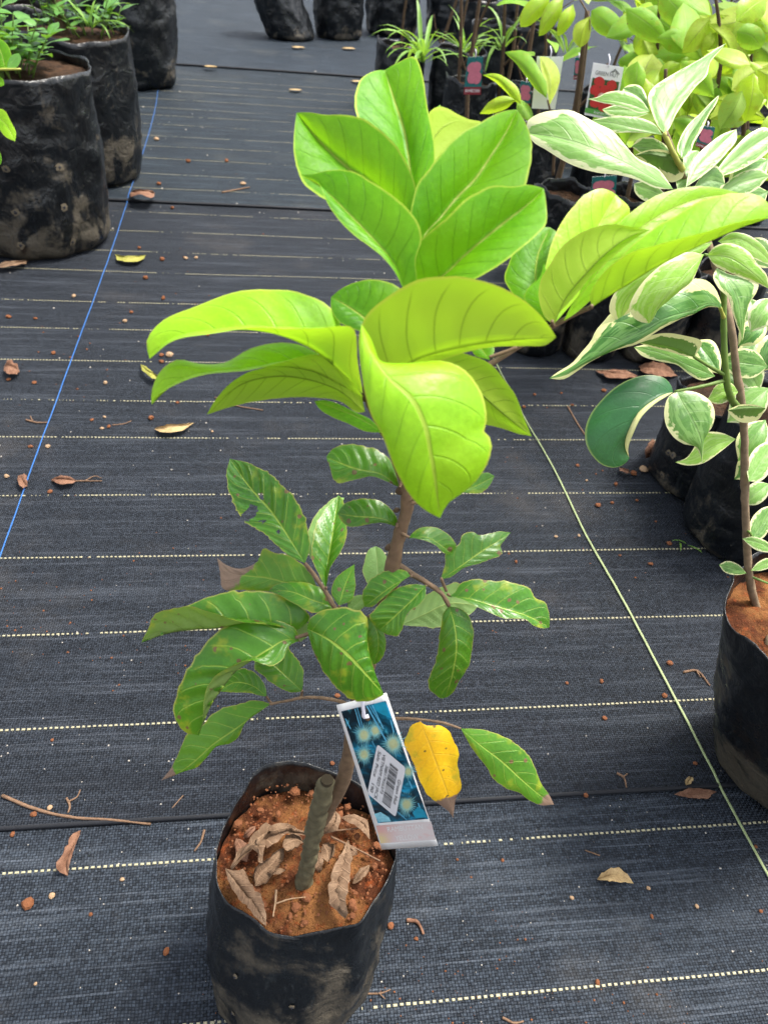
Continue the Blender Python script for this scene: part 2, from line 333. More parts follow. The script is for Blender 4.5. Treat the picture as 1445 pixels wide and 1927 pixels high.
def bag_mat(name, dirt, seed, inside=False):
    t = NT(name); o = t.vadd(t.coord(), (seed * 3.1, seed * 1.7, 0.0))
    a = t.noise(o, 11, 5, 0.62, 0.6); b = t.noise(t.vscale(o, (1, 1, 0.4)), 55, 5, 0.65); c = t.noise(o, 420, 3)
    sep = t.n('ShaderNodeSeparateXYZ'); t.link(t.coord('Generated'), sep.inputs[0])
    low = t.math('SUBTRACT', 1.0, t.ss(sep.outputs[2], 0.0, 0.75))
    m = t.math('ADD', a, t.math('MULTIPLY', low, 0.16)); m = t.math('ADD', m, t.math('MULTIPLY', t.math('SUBTRACT', b, 0.5), 0.30))
    dm = t.math('MULTIPLY', t.ss(m, 0.66 - dirt * 0.22, 0.80 - dirt * 0.18), t.math('MULTIPLY_ADD', c, 0.6, 0.35), clamp=True)
    col = t.mix(t.ss(a, 0.35, 0.65), (0.003, 0.0036, 0.0045), (0.007, 0.009, 0.011))
    col = t.mix(dm, col, (0.10, 0.082, 0.056))
    sp = t.math('MULTIPLY', t.math('GREATER_THAN', t.noise(o, 240, 2), 0.74), 0.6)
    col = t.mix(sp, col, (0.17, 0.15, 0.11))
    scr = t.math('MULTIPLY', t.ss(t.noise(t.vscale(o, (150, 150, 22)), 1.0, 3, 0.6, 0.8), 0.56, 0.72), 0.5)
    col = t.mix(scr, col, (0.022, 0.026, 0.028))
    rg = t.math('ADD', t.math('MULTIPLY', dm, 0.4), t.math('MULTIPLY_ADD', b, 0.3, 0.16))
    h = t.math('ADD', t.math('MULTIPLY', b, 1.0), t.math('MULTIPLY', t.noise(o, 24, 3, 0.5, 1.2), 1.6))
    return t.done(t.bsdf(col, rg, 0.45, t.bump(h, 0.5, 0.006)))
M['bagclean'] = bag_mat('black_film', -0.1, 1)
M['bagmid'] = bag_mat('dusty_black_film', 0.36, 2)
M['bagfront'] = bag_mat('scuffed_black_film', 0.60, 2)
M['bagdirty'] = bag_mat('muddy_black_film', 0.42, 3)

# weed mat ---------------------------------------------------------------
YAW = math.radians(9.89)
EX = np.array([math.cos(YAW), math.sin(YAW), 0]); EY = np.array([-math.sin(YAW), math.cos(YAW), 0])
TAPE = 0.00315
def mat_weave(tint):
    t = NT('woven_weed_mat'); o = t.coord()
    rot = t.n('ShaderNodeVectorRotate', rotation_type='Z_AXIS'); t.link(o, rot.inputs['Vector']); rot.inputs['Angle'].default_value = -YAW
    v = rot.outputs[0]
    wob = t.n('ShaderNodeTexNoise'); t.link(v, wob.inputs['Vector']); wob.inputs['Scale'].default_value = 30; wob.inputs['Detail'].default_value = 1
    sc = t.n('ShaderNodeVectorMath', operation='SCALE'); t.link(wob.outputs['Color'], sc.inputs[0]); sc.inputs['Scale'].default_value = 0.0035
    vv = t.vadd(v, sc.outputs[0])
    sep = t.n('ShaderNodeSeparateXYZ'); t.link(vv, sep.inputs[0])
    x = t.math('DIVIDE', sep.outputs[0], TAPE); y = t.math('DIVIDE', sep.outputs[1], TAPE * 0.9)
    ix = t.math('FLOOR', x); iy = t.math('FLOOR', y); fx = t.math('FRACT', x); fy = t.math('FRACT', y)
    par = t.math('ABSOLUTE', t.math('MODULO', t.math('ADD', ix, iy), 2.0)); par = t.math('GREATER_THAN', par, 0.5)
    px = t.math('SINE', t.math('MULTIPLY', fx, math.pi)); py = t.math('SINE', t.math('MULTIPLY', fy, math.pi))
    prof = t.math('ADD', t.math('MULTIPLY', par, px), t.math('MULTIPLY', t.math('SUBTRACT', 1.0, par), py))
    gap = t.math('MINIMUM', px, py)
    cid = t.n('ShaderNodeCombineXYZ'); t.link(ix, cid.inputs[0]); t.link(iy, cid.inputs[1])
    wn_ = t.n('ShaderNodeTexWhiteNoise'); t.link(cid.outputs[0], wn_.inputs['Vector'])
    rowid = t.n('ShaderNodeCombineXYZ'); t.link(iy, rowid.inputs[0]); rw = t.n('ShaderNodeTexWhiteNoise'); t.link(rowid.outputs[0], rw.inputs['Vector'])
    streak = t.noise(t.vscale(v, (2.6, 40, 1)), 1.0, 5, 0.7)
    streak2 = t.noise(t.vscale(v, (6, 210, 1)), 1.0, 2, 0.6)
    dust = t.noise(v, 3.2, 5, 0.65); gr = t.noise(v, 900, 2)
    base = t.mix(t.math('MULTIPLY', wn_.outputs['Value'], 0.75), (0.006, 0.0072, 0.0092), (0.032, 0.0385, 0.0485))
    base = t.mix(t.math('MULTIPLY', par, 0.4), base, (0.012, 0.0148, 0.0195))
    base = t.mix(t.math('MULTIPLY', t.math('SUBTRACT', 1.0, t.ss(gap, 0.0, 0.5)), 0.85), base, (0.003, 0.0035, 0.005))
    base = t.mix(t.math('MULTIPLY', t.ss(streak, 0.50, 0.72), 0.42), base, (0.054, 0.060, 0.070))
    base = t.mix(t.math('MULTIPLY', t.ss(streak2, 0.54, 0.70), 0.42), base, (0.056, 0.062, 0.073))
    base = t.mix(t.math('MULTIPLY', t.math('SUBTRACT', 1.0, t.ss(streak, 0.34, 0.48)), 0.45), base, (0.009, 0.0105, 0.0135))
    base = t.mix(t.math('MULTIPLY', t.ss(dust, 0.52, 0.75), 0.3), base, (0.075, 0.065, 0.056))
    base = t.mix(t.math('MULTIPLY', t.math('GREATER_THAN', gr, 0.735), 0.5), base, (0.2, 0.175, 0.15))
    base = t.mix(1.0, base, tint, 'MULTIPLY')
    rg = t.math('MULTIPLY_ADD', wn_.outputs['Value'], 0.2, t.math('MULTIPLY_ADD', dust, 0.25, 0.42))
    h = t.math('ADD', prof, t.math('MULTIPLY', wn_.outputs['Value'], 0.45))
    return t.done(t.bsdf(base, rg, 0.14, t.bump(h, 0.9, 0.0013)))
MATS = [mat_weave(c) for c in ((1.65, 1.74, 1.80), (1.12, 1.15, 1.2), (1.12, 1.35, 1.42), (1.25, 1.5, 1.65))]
M['hem'] = simple('dark_mat_edge', (0.006, 0.007, 0.010), 0.6, 0.3, 0.3, 200)
M['earth'] = simple('packed_earth', (0.16, 0.10, 0.065), 0.95, 0.1, 0.4, 6)

def q_of(u, v): return float(EY @ G(u, v))
def hump(qx, qy):
    return 0.0022 * fbm(qx * 1.1, qy * 7.0, 0.3, 2) + 0.0010 * mnoise.noise(Vector((qx * 2.3 + 9, qy * 34.0, 2.0)))
SEAMS = [np.mean([q_of(0, 1564), q_of(405, 1542), q_of(1350, 1470)]), np.mean([q_of(330, 385), q_of(630, 399)]), np.mean([q_of(407, 133), q_of(673, 148)])]
LIFT = [0.0, 0.003, 0.009, 0.017]
EDGES = [-1.2] + SEAMS + [14.0]
def ground_z(x, y):
    qx, qy = x * EX[0] + y * EX[1], x * EY[0] + y * EY[1]
    i = sum(qy >= s for s in SEAMS)
    return LIFT[i] + hump(qx, qy)

gnd = mesh_obj('ground', [(-90, -60, -0.02), (90, -60, -0.02), (90, 160, -0.02), (-90, 160, -0.02)], [(0, 1, 2, 3)], M['earth']); struct(gnd)

LINES = [[(330, 404)], [(330, 440)], [(381, 480)], [(330, 517)], [(0, 565)], [(0, 618)], [(0, 679)], [(0, 754)], [(0, 826)], [(0, 937)], [(0, 1055)], [(0, 1196), (420, 1184), (1360, 1167)],
         [(0, 1377), (333, 1362), (1330, 1321)], [(0, 1643), (404, 1620), (855, 1592), (1445, 1543)], [(407, 1925), (700, 1901), (1445, 1821)],
         [(330, 362)], [(330, 334)], [(330, 305)], [(330, 282)], [(330, 262)], [(330, 241)], [(330, 223)], [(330, 209)], [(330, 192)], [(330, 177)], [(330, 163)], [(330, 152)]]
LQ = [float(np.mean([q_of(*p) for p in l])) for l in LINES]

def make_strip(i):
    q0, q1 = EDGES[i], EDGES[i + 1] + (0.06 if i < 3 else 0)
    xr = [(-1.6, 1.6), (-3.2, 3.2), (-5.5, 6.0), (-16, 16)][i]
    dx = [0.08, 0.08, 0.14, 0.8][i]; dy = [0.009, 0.010, 0.018, 0.12][i]
    nx = int((xr[1] - xr[0]) / dx) + 1; ny = int((q1 - q0) / dy) + 1
    V, F = [], []
    qs = np.linspace(q0, q1, ny)
    for b, qy in enumerate(qs):
        for a in range(nx):
            qx = xr[0] + (xr[1] - xr[0]) * a / (nx - 1)
            edge = max(0.0, 1 - (qy - q0) / 0.03) if i > 0 else 0
            wav = 0.0015 * (1 + mnoise.noise(Vector((qx * 5, i * 7.0, 0)))) * edge
            under = -0.004 - 0.003 * i if (i < 3 and qy > EDGES[i + 1] + 0.012) else 0
            wob = 0.004 * mnoise.noise(Vector((qx * 1.3, i * 3.0, 4))) * edge
            p = EX * qx + EY * (qy + wob); V.append((p[0], p[1], LIFT[i] + hump(qx, qy) + wav + under))
    for b in range(ny - 1):
        for a in range(nx - 1):
            k = b * nx + a; F.append((k, k + 1, k + nx + 1, k + nx))
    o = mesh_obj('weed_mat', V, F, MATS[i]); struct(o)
    if i > 0:   # rolled hem along the near edge
        HV, HF = [], []
        prof = [(0.000, 0.0008), (-0.0022, 0.0002), (-0.0034, -0.0018), (-0.002, -0.004 - 0.003 * i), (0.006, -0.004 - 0.003 * i)]
        for a in range(nx):
            base = np.array(V[a])
            for (e, z) in prof: HV.append(base + EY * e * (0.5 + 0.7 * i) + np.array([0, 0, z]))
        m = len(prof)
        for a in range(nx - 1):
            for c in range(m - 1): HF.append((a * m + c, a * m + c + 1, (a + 1) * m + c + 1, (a + 1) * m + c))
        mesh_obj('hem', HV, HF, M['hem'], o)
    rnd = random.Random(11 + i)
    for q in LQ:
        if not (EDGES[i] <= q < EDGES[i + 1]): continue
        V, F = [], []
        x = max(xr[0] + 0.05, -1.0 - 0.75 * max(q, 0)); xe = min(xr[1] - 0.05, 0.8 + 0.7 * max(q, 0))
        gapn = rnd.uniform(0, 50); dens = rnd.uniform(0.05, 0.45); drop = 0
        while x < xe:
            keep = mnoise.noise(Vector((x * 9.0, gapn, 0))) + rnd.uniform(-0.25, 0.25) > -0.55 + dens
            w = TAPE * rnd.uniform(1.0, 1.4)
            if not keep: w *= 0.3 if rnd.random() < 0.4 else 0
            if w > 0:
                hh = 0.0013 * rnd.uniform(0.85, 1.1); z = LIFT[i] + hump(x, q); jy = rnd.uniform(-.00025, .00025)
                k = len(V)
                for (a, b, zz) in ((-w/2, -hh, .0002), (w/2, -hh, .0002), (w/2, hh, .0002), (-w/2, hh, .0002), (-w*.36, -hh*.75, .0008), (w*.36, -hh*.75, .0008), (w*.36, hh*.75, .0008), (-w*.36, hh*.75, .0008)):
                    p = EX * (x + a) + EY * (q + b + jy); V.append((p[0], p[1], z + zz + 0.0006))
                F += [(k+4, k+5, k+6, k+7), (k, k+1, k+5, k+4), (k+1, k+2, k+6, k+5), (k+2, k+3, k+7, k+6), (k+3, k, k+4, k+7)]
            x += TAPE * 2
        if V:
            l = mesh_obj('yellow_marker_tape', V, F, M['dash'], o, smooth=False); l['kind'] = 'stuff'
    return o
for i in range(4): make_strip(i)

# ------------------------------------------------------------------ leaves
def loft_leaf(name, mid, L, R, mat, parent, M_=6, camber=0.10, quilt=0.03, nv=8, crumple=0.0, seed=0, holes=(), origin=None, ragged=0.0):
    N = len(mid) - 1
    if ragged:
        L = np.array(L); R = np.array(R)
        for i in range(1, N):
            for side, E_ in ((0, L), (1, R)):
                E_[i] = mid[i] + (E_[i] - mid[i]) * (1 + ragged * (mnoise.noise(Vector((i * 0.35, seed, side * 9.0))) + 0.7 * mnoise.noise(Vector((i * 1.1, seed, side * 5.0)))))
    verts, uvs, idx = [], [], {}
    grid = np.zeros((N + 1, 2 * M_ + 1, 3))
    for i in range(N + 1):
        for j in range(-M_, M_ + 1):
            s = j / M_; e = L[i] if s < 0 else R[i]
            grid[i, j + M_] = mid[i] + (e - mid[i]) * abs(s)
    gi = np.gradient(grid, axis=0); gj = np.gradient(grid, axis=1)
    nr = np.cross(gj, gi); ln = np.linalg.norm(nr, axis=2, keepdims=True); nr = nr / np.maximum(ln, 1e-12)
    length = np.sum(np.linalg.norm(np.diff(mid, axis=0), axis=1))
    for i in range(N + 1):
        hw = 0.5 * (np.linalg.norm(L[i] - mid[i]) + np.linalg.norm(R[i] - mid[i]))
        for j in range(-M_, M_ + 1):
            a = abs(j / M_); t = i / N
            q = (t - 0.13 * a - 0.07 * a * a) * nv
            dsp = camber * hw * (a * (1 - a)) * 2.2 - quilt * hw * math.cos(2 * math.pi * (q - 0.5)) * (-1) * a * (1 - a) * 2.0
            if crumple:
                g = grid[i, j + M_]; dsp += crumple * length * fbm(g[0] * 55 + seed, g[1] * 55, g[2] * 55, 3)
            else:
                g = grid[i, j + M_]; dsp += 0.012 * length * mnoise.noise(Vector((g[0] * 40 + seed, g[1] * 40, g[2] * 40))) * min(1, a * 1.5 + 0.2)
            if 0 < i < N: grid[i, j + M_] = grid[i, j + M_] + nr[i, j + M_] * dsp
    def vid(i, j):
        if i == 0 or i == N: j = 0
        if (i, j) not in idx:
            idx[(i, j)] = len(verts); verts.append(grid[i, j + M_] if 0 < i < N else mid[i]); uvs.append((i / N, (j / M_) * 0.5 + 0.5))
        return idx[(i, j)]
    F = []
    for i in range(N):
        for j in range(-M_, M_):
            tc, sc = (i + .5) / N, (j + .5) / M_
            if any(((tc - h[0]) / h[2])**2 + ((sc - h[1]) / h[3])**2 < 1 + 0.9 * mnoise.noise(Vector((tc * 40, sc * 6, 1))) for h in holes): continue
            f = [vid(i, j), vid(i, j + 1), vid(i + 1, j + 1), vid(i + 1, j)]
            g = []
            for x in f:
                if x not in g: g.append(x)
            if len(g) >= 3: F.append(g)
    return mesh_obj(name, verts, F, mat, parent, True, uvs, origin)

def leaf_px(parent, base, tip, mid, m1, m2, d0, dt=0.0, arch=0.0, d1=0.0, d2=0.0, mat='mature', under=False, N=30, M_=6, name='leaf', **kw):
    """leaf traced along its midrib and its two margins; d = distance in metres along the viewing axis"""
    def to3(pts, side):
        pts = np.array([base] + list(pts) + [tip], float)
        c = np.concatenate([[0], np.cumsum(np.linalg.norm(np.diff(pts, axis=0), axis=1))]); c /= c[-1]
        out = []
        for (u, v), t in zip(pts, c):
            out.append(P(u, v, d0 + dt * t + arch * 4 * t * (1 - t) + side * math.sin(math.pi * min(max(t, 0), 1))**0.8))
        return spline(out, N + 1)
    mm = np.array([base] + list(mid) + [tip], float); s = 0
    for (u, v) in m1:
        dd = np.linalg.norm(mm - np.array([u, v]), axis=1); k = min(int(np.argmin(dd)), len(mm) - 2)
        tg = mm[k + 1] - mm[max(k - 1, 0)]; w = np.array([u, v]) - mm[k]
        s += tg[0] * w[1] - tg[1] * w[0]
    left_is_m1 = s < 0            # image y points down
    if under: left_is_m1 = not left_is_m1
    A, B, C = to3(mid, 0), to3(m1, d1), to3(m2, d2)
    L, R = (B, C) if left_is_m1 else (C, B)
    return loft_leaf(name, A, L, R, M[mat], parent, M_, seed=base[0] * 0.37 + tip[1], **kw)

def gen_leaf(parent, base, direction, upv, length, width, mat, droop=0.3, fold=0.25, N=10, M_=3, twist=0.0, seed=0, name='leaf', taper=0.45, point=1.0, **kw):
    rnd = random.Random(seed)
    d = np.array(direction, float); d /= np.linalg.norm(d); u = np.array(upv, float)
    s = np.cross(d, u); s /= np.linalg.norm(s); u = np.cross(s, d)
    mid, L, R = [], [], []
    pos = np.array(base, float); cd = d.copy(); cu = u.copy(); wavp = rnd.uniform(0, 6)
    for i in range(N + 1):
        t = i / N
        mid.append(pos.copy())
        w = width * 0.5 * (math.sin(math.pi * t ** (0.72 + taper * 0.3)) ** (0.78)) * (1 - 0.15 * t * point) if 0 < t < 1 else 0
        fo = fold * (1 - 0.5 * t); tw = twist * t
        sd = s * math.cos(tw) + cu * math.sin(tw)
        wv = 0.10 * width * math.sin(t * 9 + wavp)
        L.append(pos - sd * w * math.cos(fo) + cu * (w * math.sin(fo) + wv * 0.4 * (w > 0)))
        R.append(pos + sd * w * math.cos(fo) + cu * (w * math.sin(fo) - wv * 0.4 * (w > 0)))
        ang = -droop / N * (0.4 + 1.2 * t)
        nd = cd * math.cos(ang) + cu * math.sin(ang); cu = cu * math.cos(ang) - cd * math.sin(ang); cd = nd
        pos = pos + cd * length / N
    return loft_leaf(name, np.array(mid), np.array(L), np.array(R), M[mat] if isinstance(mat, str) else mat, parent, M_, seed=seed, **kw)

# ------------------------------------------------------------------ grow bags
def make_bag(name, x, y, r, h, label, group=None, mat='bagmid', soil='soild', seed=0, lean=(0, 0), taper=0.92, soil_drop=0.03, rim_amp=0.012,
             squash=(1, 1, 0), nth=72, nz=26, crumple=1.0, holes=True, ring=None, bulge=0.04, basemul=0.93):
    rnd = random.Random(seed); z0 = ground_z(x, y) + 0.001
    V, F = [], []
    top_pts = []
    ph = [rnd.uniform(0, 6.28) for _ in range(6)]
    def rim_h(th): return rim_amp * (math.sin(2 * th + ph[0]) * 0.6 + math.sin(3 * th + ph[1]) * 0.5 + 0.35 * math.sin(7 * th + ph[2]) + 0.15 * math.sin(13 * th + ph[3]))
    def pos(th, s, inner=0.0):      # s 0 bottom .. 1 rim
        sx, sy, sa = squash
        ca, sa_ = math.cos(th - sa), math.sin(th - sa)
        ex, ey = sx * ca, sy * sa_
        dx, dy = ex * math.cos(sa) - ey * math.sin(sa), ex * math.sin(sa) + ey * math.cos(sa)
        rb = r * (basemul + (1 / taper - basemul) * s * 0.35 + bulge * math.sin(math.pi * min(1, s * 1.1)))
        if s < 0.06: rb *= 0.90 + 0.10 * math.sin(math.pi / 2 * s / 0.06)
        fold = 0.018 * math.sin(5 * th + ph[4] + 2.0 * s) * (0.3 + 0.7 * s) + 0.010 * math.sin(11 * th + ph[5] - 5 * s)
        cr = crumple * (0.05 * fbm(dx * 2.2 + seed * 3.3, dy * 2.2, s * 3.6, 3) + 0.022 * mnoise.noise(Vector((dx * 6, dy * 6 + seed, s * 15))) * (0.4 + s * 0.6)
                        + 0.03 * max(0, mnoise.noise(Vector((dx * 3.5 + seed, dy * 3.5, s * 22))))**1.5)
        rr = rb * (1 + fold * crumple + cr) - inner
        hz = h * s + (rim_h(th) * s**3)
        if ring is not None:
            rp = ring(th); k = s ** 1.15
            bx, by = dx * rr, dy * rr
            tx, ty, tz = rp[0] - x, rp[1] - y, rp[2] - z0
            n_ = math.hypot(tx, ty)
            fr = 1 + (cr + fold * 0.5) * (1 - s ** 6) * 0.8 - inner / max(n_, .01)
            px_, py_ = bx * (1 - k) + tx * fr * k, by * (1 - k) + ty * fr * k
            bl = 1 + bulge * math.sin(math.pi * s)
            return np.array([x + px_ * bl, y + py_ * bl, z0 + tz * s])
        return np.array([x + dx * rr + lean[0] * s, y + dy * rr + lean[1] * s, z0 + hz])
    for b in range(nz + 1):
        s = b / nz
        for a in range(nth): V.append(pos(2 * math.pi * a / nth, s))
    for b in range(nz):
        for a in range(nth):
            F.append((b * nth + a, b * nth + (a + 1) % nth, (b + 1) * nth + (a + 1) % nth, (b + 1) * nth + a))
    ni = 7; smin = max(0.1, 1 - (soil_drop + 0.03) / h); k0 = len(V)
    for b in range(ni + 1):
        s = 1 - (1 - smin) * b / ni
        for a in range(nth): V.append(pos(2 * math.pi * a / nth, s, 0.0010))
    for a in range(nth): F.append((nz * nth + a, nz * nth + (a + 1) % nth, k0 + (a + 1) % nth, k0 + a))
    for b in range(ni):
        for a in range(nth):
            F.append((k0 + b * nth + a, k0 + b * nth + (a + 1) % nth, k0 + (b + 1) * nth + (a + 1) % nth, k0 + (b + 1) * nth + a))
    c = len(V); V.append(np.array([x, y, z0 + 0.001]))
    for a in range(nth): F.append((a, c, (a + 1) % nth))
    o = mesh_obj(name, V, F, M[mat], None, True, None, (x, y, z0)); tag(o, label, 'grow bag', group)
    # soil
    ss = max(0.1, 1 - soil_drop / h)
    cen = np.mean([pos(2 * math.pi * a / 24, ss) for a in range(24)], axis=0); nr = 14
    SV, SF = [cen + np.array([0, 0, 0.004])], []
    for b in range(1, nr + 1):
        k = b / nr
        for a in range(nth):
            if ring is not None:
                th_ = 2 * math.pi * a / nth; rz = ring(th_)[2] - z0
                e = pos(th_, min(0.968, (0.181 - z0) / rz), 0.0022); cen[2] = 0.186; p = cen + (e - cen) * k
            else:
                e = pos(2 * math.pi * a / nth, ss, 0.0016); p = cen + (e - cen) * k; p[2] = cen[2] + (e[2] - cen[2]) * k * 0.4
            p[2] += 0.0045 * fbm(p[0] * 45, p[1] * 45, seed, 4) * ((1.1 * (1 - k**4)) if ring is not None else 1.3)
            SV.append(p)
    for a in range(nth): SF.append((0, 1 + a, 1 + (a + 1) % nth))
    for b in range(nr - 1):
        for a in range(nth):
            SF.append((1 + b * nth + a, 1 + (b + 1) * nth + a, 1 + (b + 1) * nth + (a + 1) % nth, 1 + b * nth + (a + 1) % nth))
    so_ = mesh_obj('soil', SV, SF, M[soil], o)
    o['_soil_z'] = float(cen[2])
    return o, cen

# ---- main bag: rim traced, heights: back wall stands up, front folded low
RIM = [((748, 1612), .198), ((744, 1585), .203), ((728, 1545), .208), ((712, 1505), .212), ((690, 1482), .214), ((655, 1462), .218), ((618, 1449), .222), ((580, 1436), .225), ((550, 1431), .226), ((520, 1433), .226), ((498, 1438), .224),
       ((477, 1455), .220), ((455, 1492), .214), ((438, 1522), .208), ((418, 1560), .203), ((405, 1603), .199), ((404, 1645), .195), ((414, 1680), .192), ((430, 1703), .190), ((460, 1718), .189), ((488, 1738), .188), ((505, 1755), .186), ((525, 1764), .186), ((560, 1762), .187),
       ((600, 1753), .189), ((640, 1745), .190), ((678, 1738), .190), ((695, 1712), .191), ((715, 1680), .193), ((735, 1645), .196)]
ring3 = np.array([G(u, v, h) for (u, v), h in RIM])
BX, BY = -0.040, 0.302
ang = np.unwrap(np.arctan2(ring3[:, 1] - BY, ring3[:, 0] - BX))
if ang[-1] < ang[0]: ring3 = ring3[::-1]; ang = np.unwrap(np.arctan2(ring3[:, 1] - BY, ring3[:, 0] - BX))
_c3 = np.vstack([ring3, ring3, ring3]); _a3 = np.concatenate([ang - 2 * math.pi, ang, ang + 2 * math.pi])
def ring_f(th):
    t = (th - ang[0]) % (2 * math.pi) + ang[0]
    p = np.zeros(3)
    for w, o_ in ((0.5, 0), (0.25, 0.05), (0.25, -0.05)):
        p += w * np.array([np.interp(t + o_, _a3, _c3[:, k]) for k in range(3)])
    jz = 0.0016 * mnoise.noise(Vector((math.cos(th) * 4, math.sin(th) * 4, 3))) + 0.0009 * mnoise.noise(Vector((math.cos(th) * 11, math.sin(th) * 11, 7)))
    jr = 1 + 0.02 * mnoise.noise(Vector((math.cos(th) * 5, math.sin(th) * 5, 11)))
    return np.array([BX + (p[0] - BX) * jr, BY + (p[1] - BY) * jr, p[2] + jz])
main_bag, main_soil = make_bag('grow_bag', BX - 0.003, BY - 0.034, 0.075, 0.20, 'large black plastic grow bag with red clay soil in the foreground', None,
                               'bagfront', 'soil', 5, soil_drop=0.014, ring=ring_f, nth=120, nz=44, bulge=0.06, basemul=0.92, crumple=1.3)
SOILZ = main_soil[2]

# ------------------------------------------------------------------ main sapling
def YS(v): return float(np.interp(v, [500, 740, 1060, 1400, 1660], [0.305, 0.305, 0.298, 0.288, 0.284]))
def sd(u, v, dy=0.0): return depthY(u, v, YS(v) + dy)
def SP(u, v, dy=0.0): return P(u, v, sd(u, v, dy))
b0 = G(572, 1658, SOILZ)
sap = empty('fruit_sapling', b0)
tag(sap, 'tall bright green grafted fruit sapling growing in the foreground grow bag', 'sapling')
b0y = b0[1]
def knobby(o, amp, sc, seed=0):
    me = o.data
    co = np.zeros(len(me.vertices) * 3); me.vertices.foreach_get('co', co); co = co.reshape(-1, 3)
    nn = np.zeros(len(me.vertices) * 3); me.vertices.foreach_get('normal', nn); nn = nn.reshape(-1, 3)
    for i in range(len(co)): co[i] += nn[i] * amp * fbm(co[i][0] * sc + seed, co[i][1] * sc, co[i][2] * sc * 0.5, 3)
    me.vertices.foreach_set('co', co.ravel()); me.update()
stub_pts = [G(570, 1672, SOILZ - 0.012), b0, PY(584, 1600, b0y), PY(598, 1535, b0y + .001), PY(612, 1480, b0y + .001), PY(615, 1470, b0y + .001)]
o = tubes('rootstock', [(stub_pts, [.0086, .0074, .0063, .0066, .0056, .0045])], M['barkg'], sap, 20, 70); knobby(o, 0.0022, 210)
cutp = PY(615.5, 1469, b0y + .001)
tubes('cut_face', [([PY(615, 1471, b0y), PY(616, 1466.5, b0y)], [.0044, .0042])], M['cutwood'], sap, 14, 4).data.polygons.foreach_set('use_smooth', [False] * (14 * 3 + 2))
stem = [SP(606, 1545, -.002), SP(622, 1515), SP(640, 1480), SP(656, 1425), SP(666, 1365), SP(680, 1290), SP(703, 1225), SP(722, 1150), SP(738, 1075), SP(744, 1035), SP(757, 985),
        SP(767, 940), SP(760, 905), SP(748, 870), SP(732, 822), SP(714, 790), SP(697, 757), SP(690, 735), SP(705, 690), SP(735, 620), SP(768, 552)]
rad = [.0046, .0052, .0052, .0048, .0045, .0043, .0042, .0041, .0045, .0036, .0033, .0031, .0028, .0026, .0028, .0027, .0026, .0024, .0020, .0018, .0015]
o = tubes('stem', [(stem, rad)], M['bark'], sap, 14, 110); knobby(o, 0.0010, 140, 3)
def br(name, pts, rad, mat='bark'):
    p = [SP(u, v, dy) for u, v, dy in pts]; r_ = np.linspace(rad[0] * .72, rad[1] * .72, len(p))
    o = tubes(name, [(p, r_)], M[mat], sap, 9, max(10, len(p) * 7)); knobby(o, r_[0] * 0.18, 220); return o
br('branch', [(740, 1058, 0), (775, 1080, 0), (805, 1098, -.002), (830, 1116, -.004), (845, 1140, -.006)], (.0027, .0016))
br('branch', [(728, 1130, 0), (690, 1165, -.004), (640, 1155, -.008), (612, 1112, -.004), (590, 1080, 0), (574, 1060, 0)], (.0024, .0014))
br('branch', [(690, 1165, -.004), (630, 1190, -.010), (585, 1192, -.012), (556, 1200, -.014)], (.0022, .0014))
br('branch', [(672, 1335, 0), (640, 1320, -.006), (600, 1313, -.008), (568, 1313, -.010), (540, 1319, -.012), (508, 1325, -.014)], (.0018, .0010))
br('branch', [(668, 1352, 0), (720, 1352, -.006), (790, 1354, -.010), (840, 1362, -.012), (867, 1371, -.012)], (.0017, .0009))
br('branch', [(736, 835, 0), (790, 780, .006), (860, 725, .014), (923, 685, .024), (972, 654, .032), (1040, 613, .038), (1075, 594, .04), (1113, 577, .04)], (.0026, .0015))
for (a, b) in [((764, 945), (795, 930)), ((752, 1000), (770, 1011)), ((765, 950), (868, 926)), ((840, 1112), (830, 1088)), ((842, 1118), (850, 1122)), ((775, 1082), (772, 1084)), ((805, 1098), (800, 1103)), ((748, 985), (745, 992)),
               ((566, 1313), (569, 1300)), ((512, 1325), (502, 1311)), ((790, 1355), (791, 1359)), ((755, 905), (752, 917)), ((560, 1200), (563, 1206)), ((585, 1192), (578, 1183)), ((718, 800), (720, 813)), ((612, 1112), (614, 1105)), ((640, 1153), (638, 1140)), ((700, 1165), (693, 1160)), ((712, 1150), (712, 1104)), ((640, 1155), (632, 1143)),
               ((972, 654), (920, 672)), ((1111, 578), (1113, 575)), ((1040, 613), (1038, 604))]:
    m_ = ((a[0] + b[0]) / 2, (a[1] + b[1]) / 2 + 1)
    br('petiole', [(a[0], a[1], -.002), (m_[0], m_[1], -.003), (b[0], b[1], -.004)], (.0013, .0010))
for (u, v, s) in [(733, 1030, .0022), (742, 1060, .0030), (757, 922, .0030), (749, 1000, .0022), (722, 806, .0026), (690, 745, .0030), (746, 960, .0015)]:
    c = SP(u, v); tubes('leaf_scar', [([c - np.array([s, 0, s * .6]), c, c + np.array([s, 0, s * .6])], [s * .4, s, s * .4])], M['bark2'], sap, 8, 6)

# --- bright crown
K = dict(camber=0.16, quilt=0.04, N=34, M_=7, ragged=.02)
def LF(*a, **k):
    kk = dict(K); kk.update(k); return leaf_px(sap, *a, **kk)
